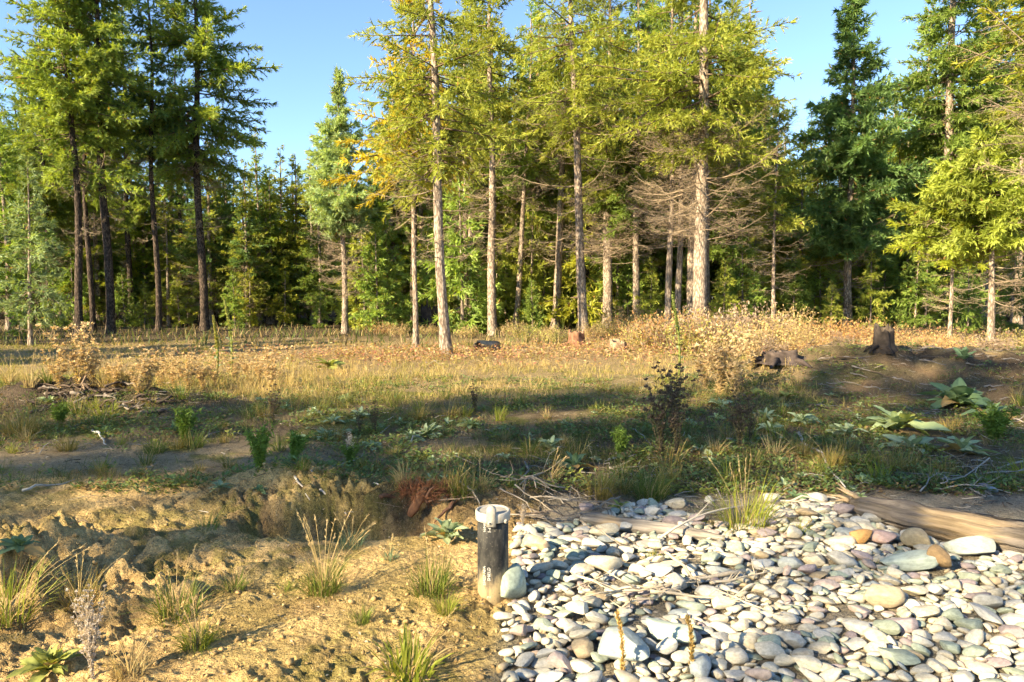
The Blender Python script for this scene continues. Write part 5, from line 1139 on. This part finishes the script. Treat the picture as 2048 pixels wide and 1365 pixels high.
# ------------------------------------------------------------------ dry brush under the trees
def shrub_mesh(seed, pal, n=60, h=.8):
    g = rng(seed); mb = MB(); a = g.random(n)*2*PI; le = g.uniform(.1, .95, n); H = h*g.uniform(.5, 1.1, n)
    P0 = np.stack([.25*g.normal(0, 1, n), .25*g.normal(0, 1, n), np.full(n, -.03)], 1); P1 = P0+np.stack([np.cos(a)*np.sin(le)*H, np.sin(a)*np.sin(le)*H, np.cos(le)*H], 1)
    V, T = tubes_batch(P0, P1, .005, .0022, bend=g.normal(0, .05, (n, 3))); mb.add(V, T, (.33, .24, .16), 1)
    m = n*17; i = np.repeat(np.arange(n), 17); s = g.uniform(.2, 1.05, m)[:, None]; b = P0[i]*(1-s)+P1[i]*s+g.normal(0, .04, (m, 3)); D = unit(P1[i]-P0[i])+g.normal(0, .8, (m, 3))
    V, T = diamonds(b, D, g.uniform(.04, .09, m), g.uniform(.02, .04, m), g.uniform(-1.3, 1.3, m), .2); k = g.integers(len(pal), size=m); mb.add(V, T, np.repeat(np.array(pal)[k]*g.uniform(.7, 1.2, (m, 1)), 4, 0))
    return mb.mesh('shrub', [M_LEAF, M_TWIG])
SHRUB = [('tan', shrub_mesh(601, [(.50, .36, .16), (.42, .29, .13), (.48, .40, .16)])), ('orange-brown', shrub_mesh(602, [(.50, .28, .10), (.40, .22, .10), (.46, .34, .14)])), ('yellow-green', shrub_mesh(603, [(.36, .34, .09), (.26, .27, .07), (.45, .36, .12)])), ('bare twiggy', shrub_mesh(604, [(.36, .27, .19), (.30, .22, .16)], 90))]
SPOTS = []
g = rng(640)
for px, d in [(1080, 26), (1110, 23), (1180, 24.5), (1200, 21.5), (1215, 25), (1245, 22.5), (1270, 24), (1290, 20.5), (1310, 22.5), (1325, 21), (1350, 20), (1370, 21.5), (1385, 19), (1420, 20.5), (1440, 18.5), (1455, 21), (1470, 19.5), (1495, 22), (1510, 18.5), (1530, 20.5), (1555, 22), (1575, 19.5), (1600, 22), (1625, 20), (1655, 22.5), (1690, 20), (1720, 22), (1800, 18.5), (1825, 17.5), (1850, 19.5), (1880, 18), (1905, 20), (1930, 18), (1960, 19), (1985, 17.5), (2010, 18.5), (2035, 17.5), (2060, 19), (1340, 26), (1260, 27), (1460, 25), (1060, 24), (760, 30), (800, 28), (845, 30), (930, 27), (1020, 28), (870, 31), (1640, 18), (1100, 27), (1770, 20), (1745, 17.8)]:
    SPOTS.append((px+g.uniform(-6, 6), d))
    if 1120 < px < 1260 and d < 24: SPOTS.pop(); continue
    if 1280 < px < 1570: SPOTS.append((px+g.uniform(-25, 25), d+g.uniform(-1, 3)))
for k, (px, d) in enumerate(SPOTS):
    kk = int(g.choice(4, p=[.36, .24, .24, .16])); s = g.uniform(.6, 1.6)*(.7 if px < 1150 else 1.05 if px < 1580 else .72)
    o = link('dry_shrub', SHRUB[kk][1], None, atd(px, d), (0, 0, g.uniform(0, 6)), (s*1.1, s*1.1, s)); tag(o, '%s %s shrub in the dry brush %s' % ('large' if s > 1.35 else 'small', SHRUB[kk][0], WHERE[int(np.searchsorted(WX, px))].replace('behind', 'before')), 'shrub', 'shrubs of the dry brush')

# ------------------------------------------------------------------ grass, litter and ground cover nobody could count
def scatter(n, seed, d0, d1, u0=-.82, u1=.82, power=1.):
    g = rng(seed); d = d0*(d1/d0)**(g.random(n)**power); u = g.uniform(u0, u1, n); return u*d, d
def stuff(name, mesh, label, cat): tag(link(name, mesh), label, cat, None, 'stuff')

def meadow():
    g = rng(710); mb = MB()
    X, Y = scatter(7200, 711, 9.0, 24.0)
    den = fbm(X*.55, Y*.55, 712, 3); left = sstep(-1, -5, X)*sstep(16, 11, Y)
    gold = sstep(9.0, 10.2, Y+1.2*(den-.5)); keep = (den > .40-.25*left)*(g.random(len(X)) < np.maximum(gold, .12))
    red = blob(X, Y, -1.5, 18.8, 5, 1.7); keep &= g.random(len(X)) > red*.75; keep &= ~((X > 4.6) & (Y < 13.8)); keep &= ~((np.abs(X+6.0) < 1.9) & (np.abs(Y-9.75) < .6))
    X, Y = X[keep], Y[keep]; left = left[keep]; n = 9
    cx = np.repeat(X, n)+g.normal(0, .05, len(X)*n); cy = np.repeat(Y, n)+g.normal(0, .05, len(X)*n); m = len(cx); cz = np.repeat(height(X, Y), n)-.015
    hh = np.repeat((.09+.13*fbm(X*.8, Y*.8, 713, 2)+.10*left), n)*g.uniform(.5, 1.25, m)
    V, T = blades(np.stack([cx, cy, cz], 1), g.random(m)*2*PI, g.uniform(.1, 1.5, m), hh, (.0035+.00035*cy)*g.uniform(.7, 1.3, m), 714)
    f = np.clip(np.repeat(fbm(X*.5, Y*.5, 715, 3), n)+g.normal(0, .14, m), 0, 1)[:, None]
    f = sstep(.40, .62, f); C = np.array([.26, .25, .05])*(1-f)+np.array([.52, .385, .15])*f; C *= g.uniform(.7, 1.15, (m, 1))
    mb.add(V, T, np.repeat(C, 7, 0)); stuff('dry_grass', mb.mesh('dry_grass', M_GRASS), 'sunlit golden dry grass across the clearing', 'grass')
meadow()
def shade_grass():
    g = rng(720); X, Y = scatter(3600, 721, 5.4, 10.2); den = fbm(X*.9, Y*.9, 722, 3)
    bare = blob(X, Y, -3.9, 6.4, 2.5, .8); keep = (den > .44) & (g.random(len(X)) > bare*1.1); X, Y = X[keep], Y[keep]; n = 8
    cx = np.repeat(X, n)+g.normal(0, .04, len(X)*n); cy = np.repeat(Y, n)+g.normal(0, .04, len(X)*n); m = len(cx)
    V, T = blades(np.stack([cx, cy, np.repeat(height(X, Y), n)-.01], 1), g.random(m)*2*PI, g.uniform(.2, 1.3, m), g.uniform(.05, .16, m), g.uniform(.003, .006, m), 723)
    f = (g.random(m) < .45)[:, None]; C = np.where(f, np.array([.30, .22, .10]), np.array([.12, .15, .03]))*g.uniform(.6, 1.25, (m, 1))
    stuff('weedy_grass', make_mesh('weedy_grass', V, T, M_GRASS, None, np.repeat(C, 7, 0)), 'thin weedy grass over the shaded ground', 'grass')
shade_grass()
def cover():
    g = rng(730); X, Y = scatter(6500, 731, 5.2, 13.0); den = fbm(X*1.3+4, Y*1.3, 732, 3); bare = blob(X, Y, -3.9, 6.4, 2.5, .8)
    keep = (den > .41) & (g.random(len(X)) > bare*1.1); X, Y = X[keep], Y[keep]; n = 14; m = len(X)*n
    a = g.random(m)*2*PI; r = .09*np.sqrt(g.random(m)); cx = np.repeat(X, n)+r*np.cos(a); cy = np.repeat(Y, n)+r*np.sin(a); cz = np.repeat(height(X, Y), n)+g.uniform(0, .09, m)*np.repeat(g.random(len(X)), n)
    V, T = diamonds(np.stack([cx, cy, cz], 1), np.stack([np.cos(a), np.sin(a), g.uniform(0, .8, m)], 1), g.uniform(.025, .065, m), g.uniform(.012, .028, m), g.uniform(-.6, .6, m), .15)
    cl = np.repeat(g.random(len(X)), n); C = np.where((cl < .6)[:, None], np.array([.14, .20, .06]), np.where((cl < .85)[:, None], np.array([.23, .25, .05]), np.array([.26, .17, .07])))*g.uniform(.6, 1.3, (m, 1))
    stuff('ground_cover', make_mesh('ground_cover', V, T, M_LEAF, None, np.repeat(C, 4, 0)), 'low green leafy cover over the shaded ground', 'ground cover')
    X, Y = scatter(12500, 735, 14.5, 25.0, -.55, .8); red = blob(X, Y, -1.5, 18.8, 5.5, 2.2)+.8*sstep(0, 4, X)*sstep(17.5, 20, Y); keep = g.random(len(X)) < red; X, Y = X[keep], Y[keep]; n = 3; m = len(X)*n
    a = g.random(m)*2*PI; cx = np.repeat(X, n)+g.normal(0, .08, m); cy = np.repeat(Y, n)+g.normal(0, .08, m)
    V, T = diamonds(np.stack([cx, cy, height(cx, cy)+g.uniform(0, .2, m)], 1), np.stack([np.cos(a), np.sin(a), g.uniform(-.1, 1., m)], 1), g.uniform(.05, .12, m), g.uniform(.025, .05, m), g.uniform(-1, 1, m), .15)
    k = g.integers(5, size=m); C = np.array([(.46, .24, .13), (.40, .17, .11), (.48, .36, .17), (.36, .26, .13), (.50, .34, .10)])[k]*g.uniform(.65, 1.2, (m, 1))
    stuff('low_brush', make_mesh('low_brush', V, T, M_LEAF, None, np.repeat(C, 4, 0)), 'low reddish and tan brush around the nearest trunk', 'brush')
    X, Y = scatter(5200, 737, 22, 46); a = g.random(len(X))*2*PI; keep = ~((X > 2) & (Y < 25)); X, Y, a = X[keep], Y[keep], a[keep]; m = len(X)
    V, T = blades(np.stack([X, Y, height(X, Y)-.02], 1), a, g.uniform(.1, 1.1, m), g.uniform(.15, .5, m), g.uniform(.02, .05, m), 738)
    f = g.random((m, 1)); C = np.where(f < .5, np.array([.12, .15, .035]), np.array([.30, .22, .10]))*g.uniform(.6, 1.2, (m, 1))
    stuff('forest_undergrowth', make_mesh('forest_undergrowth', V, T, M_GRASS, None, np.repeat(C, 7, 0)), 'low undergrowth on the shaded forest floor', 'undergrowth')
cover()
def litter():
    g = rng(740); P0 = []; X, Y = scatter(11000, 741, 4.2, 13.5)
    w = np.clip(.16+blob(X, Y, -6.0, 9.8, 2.0, .7)*2+2*blob(X, Y, 8.5, 11.2, 5, 2.2)+.9*blob(X, Y, 1.4, 5.5, 2.0, .6)+.5*blob(X, Y, 3.8, 6.2, 2, .8), 0, 1)*(1-sand_mask(X, Y)*.85)
    keep = g.random(len(X)) < w; X, Y = X[keep], Y[keep]; n = len(X); a = g.random(n)*2*PI; L = g.uniform(.03, .22, n); z = height(X, Y)+.008
    D = np.stack([np.cos(a), np.sin(a), g.normal(0, .18, n)], 1); P0 = np.stack([X, Y, z], 1); r = g.uniform(.002, .006, n)
    V, T = tubes_batch(P0, P0+D*L[:, None], r, r*.5, bend=g.normal(0, .012, (n, 3))); k = g.random((n, 1)); C = np.where(k < .4, np.array([.40, .35, .28]), np.where(k < .75, np.array([.22, .155, .10]), np.array([.09, .065, .05])))*g.uniform(.7, 1.2, (n, 1))
    stuff('twig_litter', make_mesh('twig_litter', V, T, M_TWIG, None, np.repeat(C, 9, 0)), 'fine twigs and wood scraps littering the soil', 'twigs')
    X, Y = scatter(14000, 745, 2.6, 13); s = sand_mask(X, Y); keep = g.random(len(X)) < np.where(s > .5, .22, .75); X, Y = X[keep], Y[keep]; n = len(X); a = g.random(n)*2*PI
    V, T = diamonds(np.stack([X, Y, height(X, Y)+.006], 1), np.stack([np.cos(a), np.sin(a), g.uniform(-.1, .35, n)], 1), g.uniform(.012, .045, n)*(.5+.06*Y), g.uniform(.005, .016, n)*(.5+.06*Y), g.uniform(-.6, .6, n), .1)
    k = g.random((n, 1)); C = np.where(k < .3, np.array([.44, .36, .25]), np.where(k < .7, np.array([.20, .13, .07]), np.array([.08, .06, .045])))*g.uniform(.7, 1.2, (n, 1))
    stuff('leaf_litter', make_mesh('leaf_litter', V, T, M_TWIG, None, np.repeat(C, 4, 0)), 'dead leaves and bark crumbs scattered over the soil', 'leaf litter')
    # loose crumbs of soil and grit
    mb = MB(); V0, T0 = ico(1); X, Y = scatter(1500, 747, 2.5, 6.3, -.85, .02); s = sand_mask(X, Y); keep = g.random(len(X)) < .15+.85*s*(fbm(X*1.5, Y*1.5, 748, 3) > .46); X, Y = X[keep], Y[keep]
    for x, y, z in zip(X, Y, height(X, Y)):
        r = .004+.013*g.random()**3; mb.add(V0*(1+.3*g.normal(0, 1, (12, 1)))*r*[1, 1, .8]+[x, y, z+r*.3], T0, np.array([.44, .30, .13])*g.uniform(.7, 1.1))
    stuff('soil_crumbs', mb.mesh('soil_crumbs', M_DIRT), 'crumbs of sandy soil lying on the dug ground', 'soil')
litter()
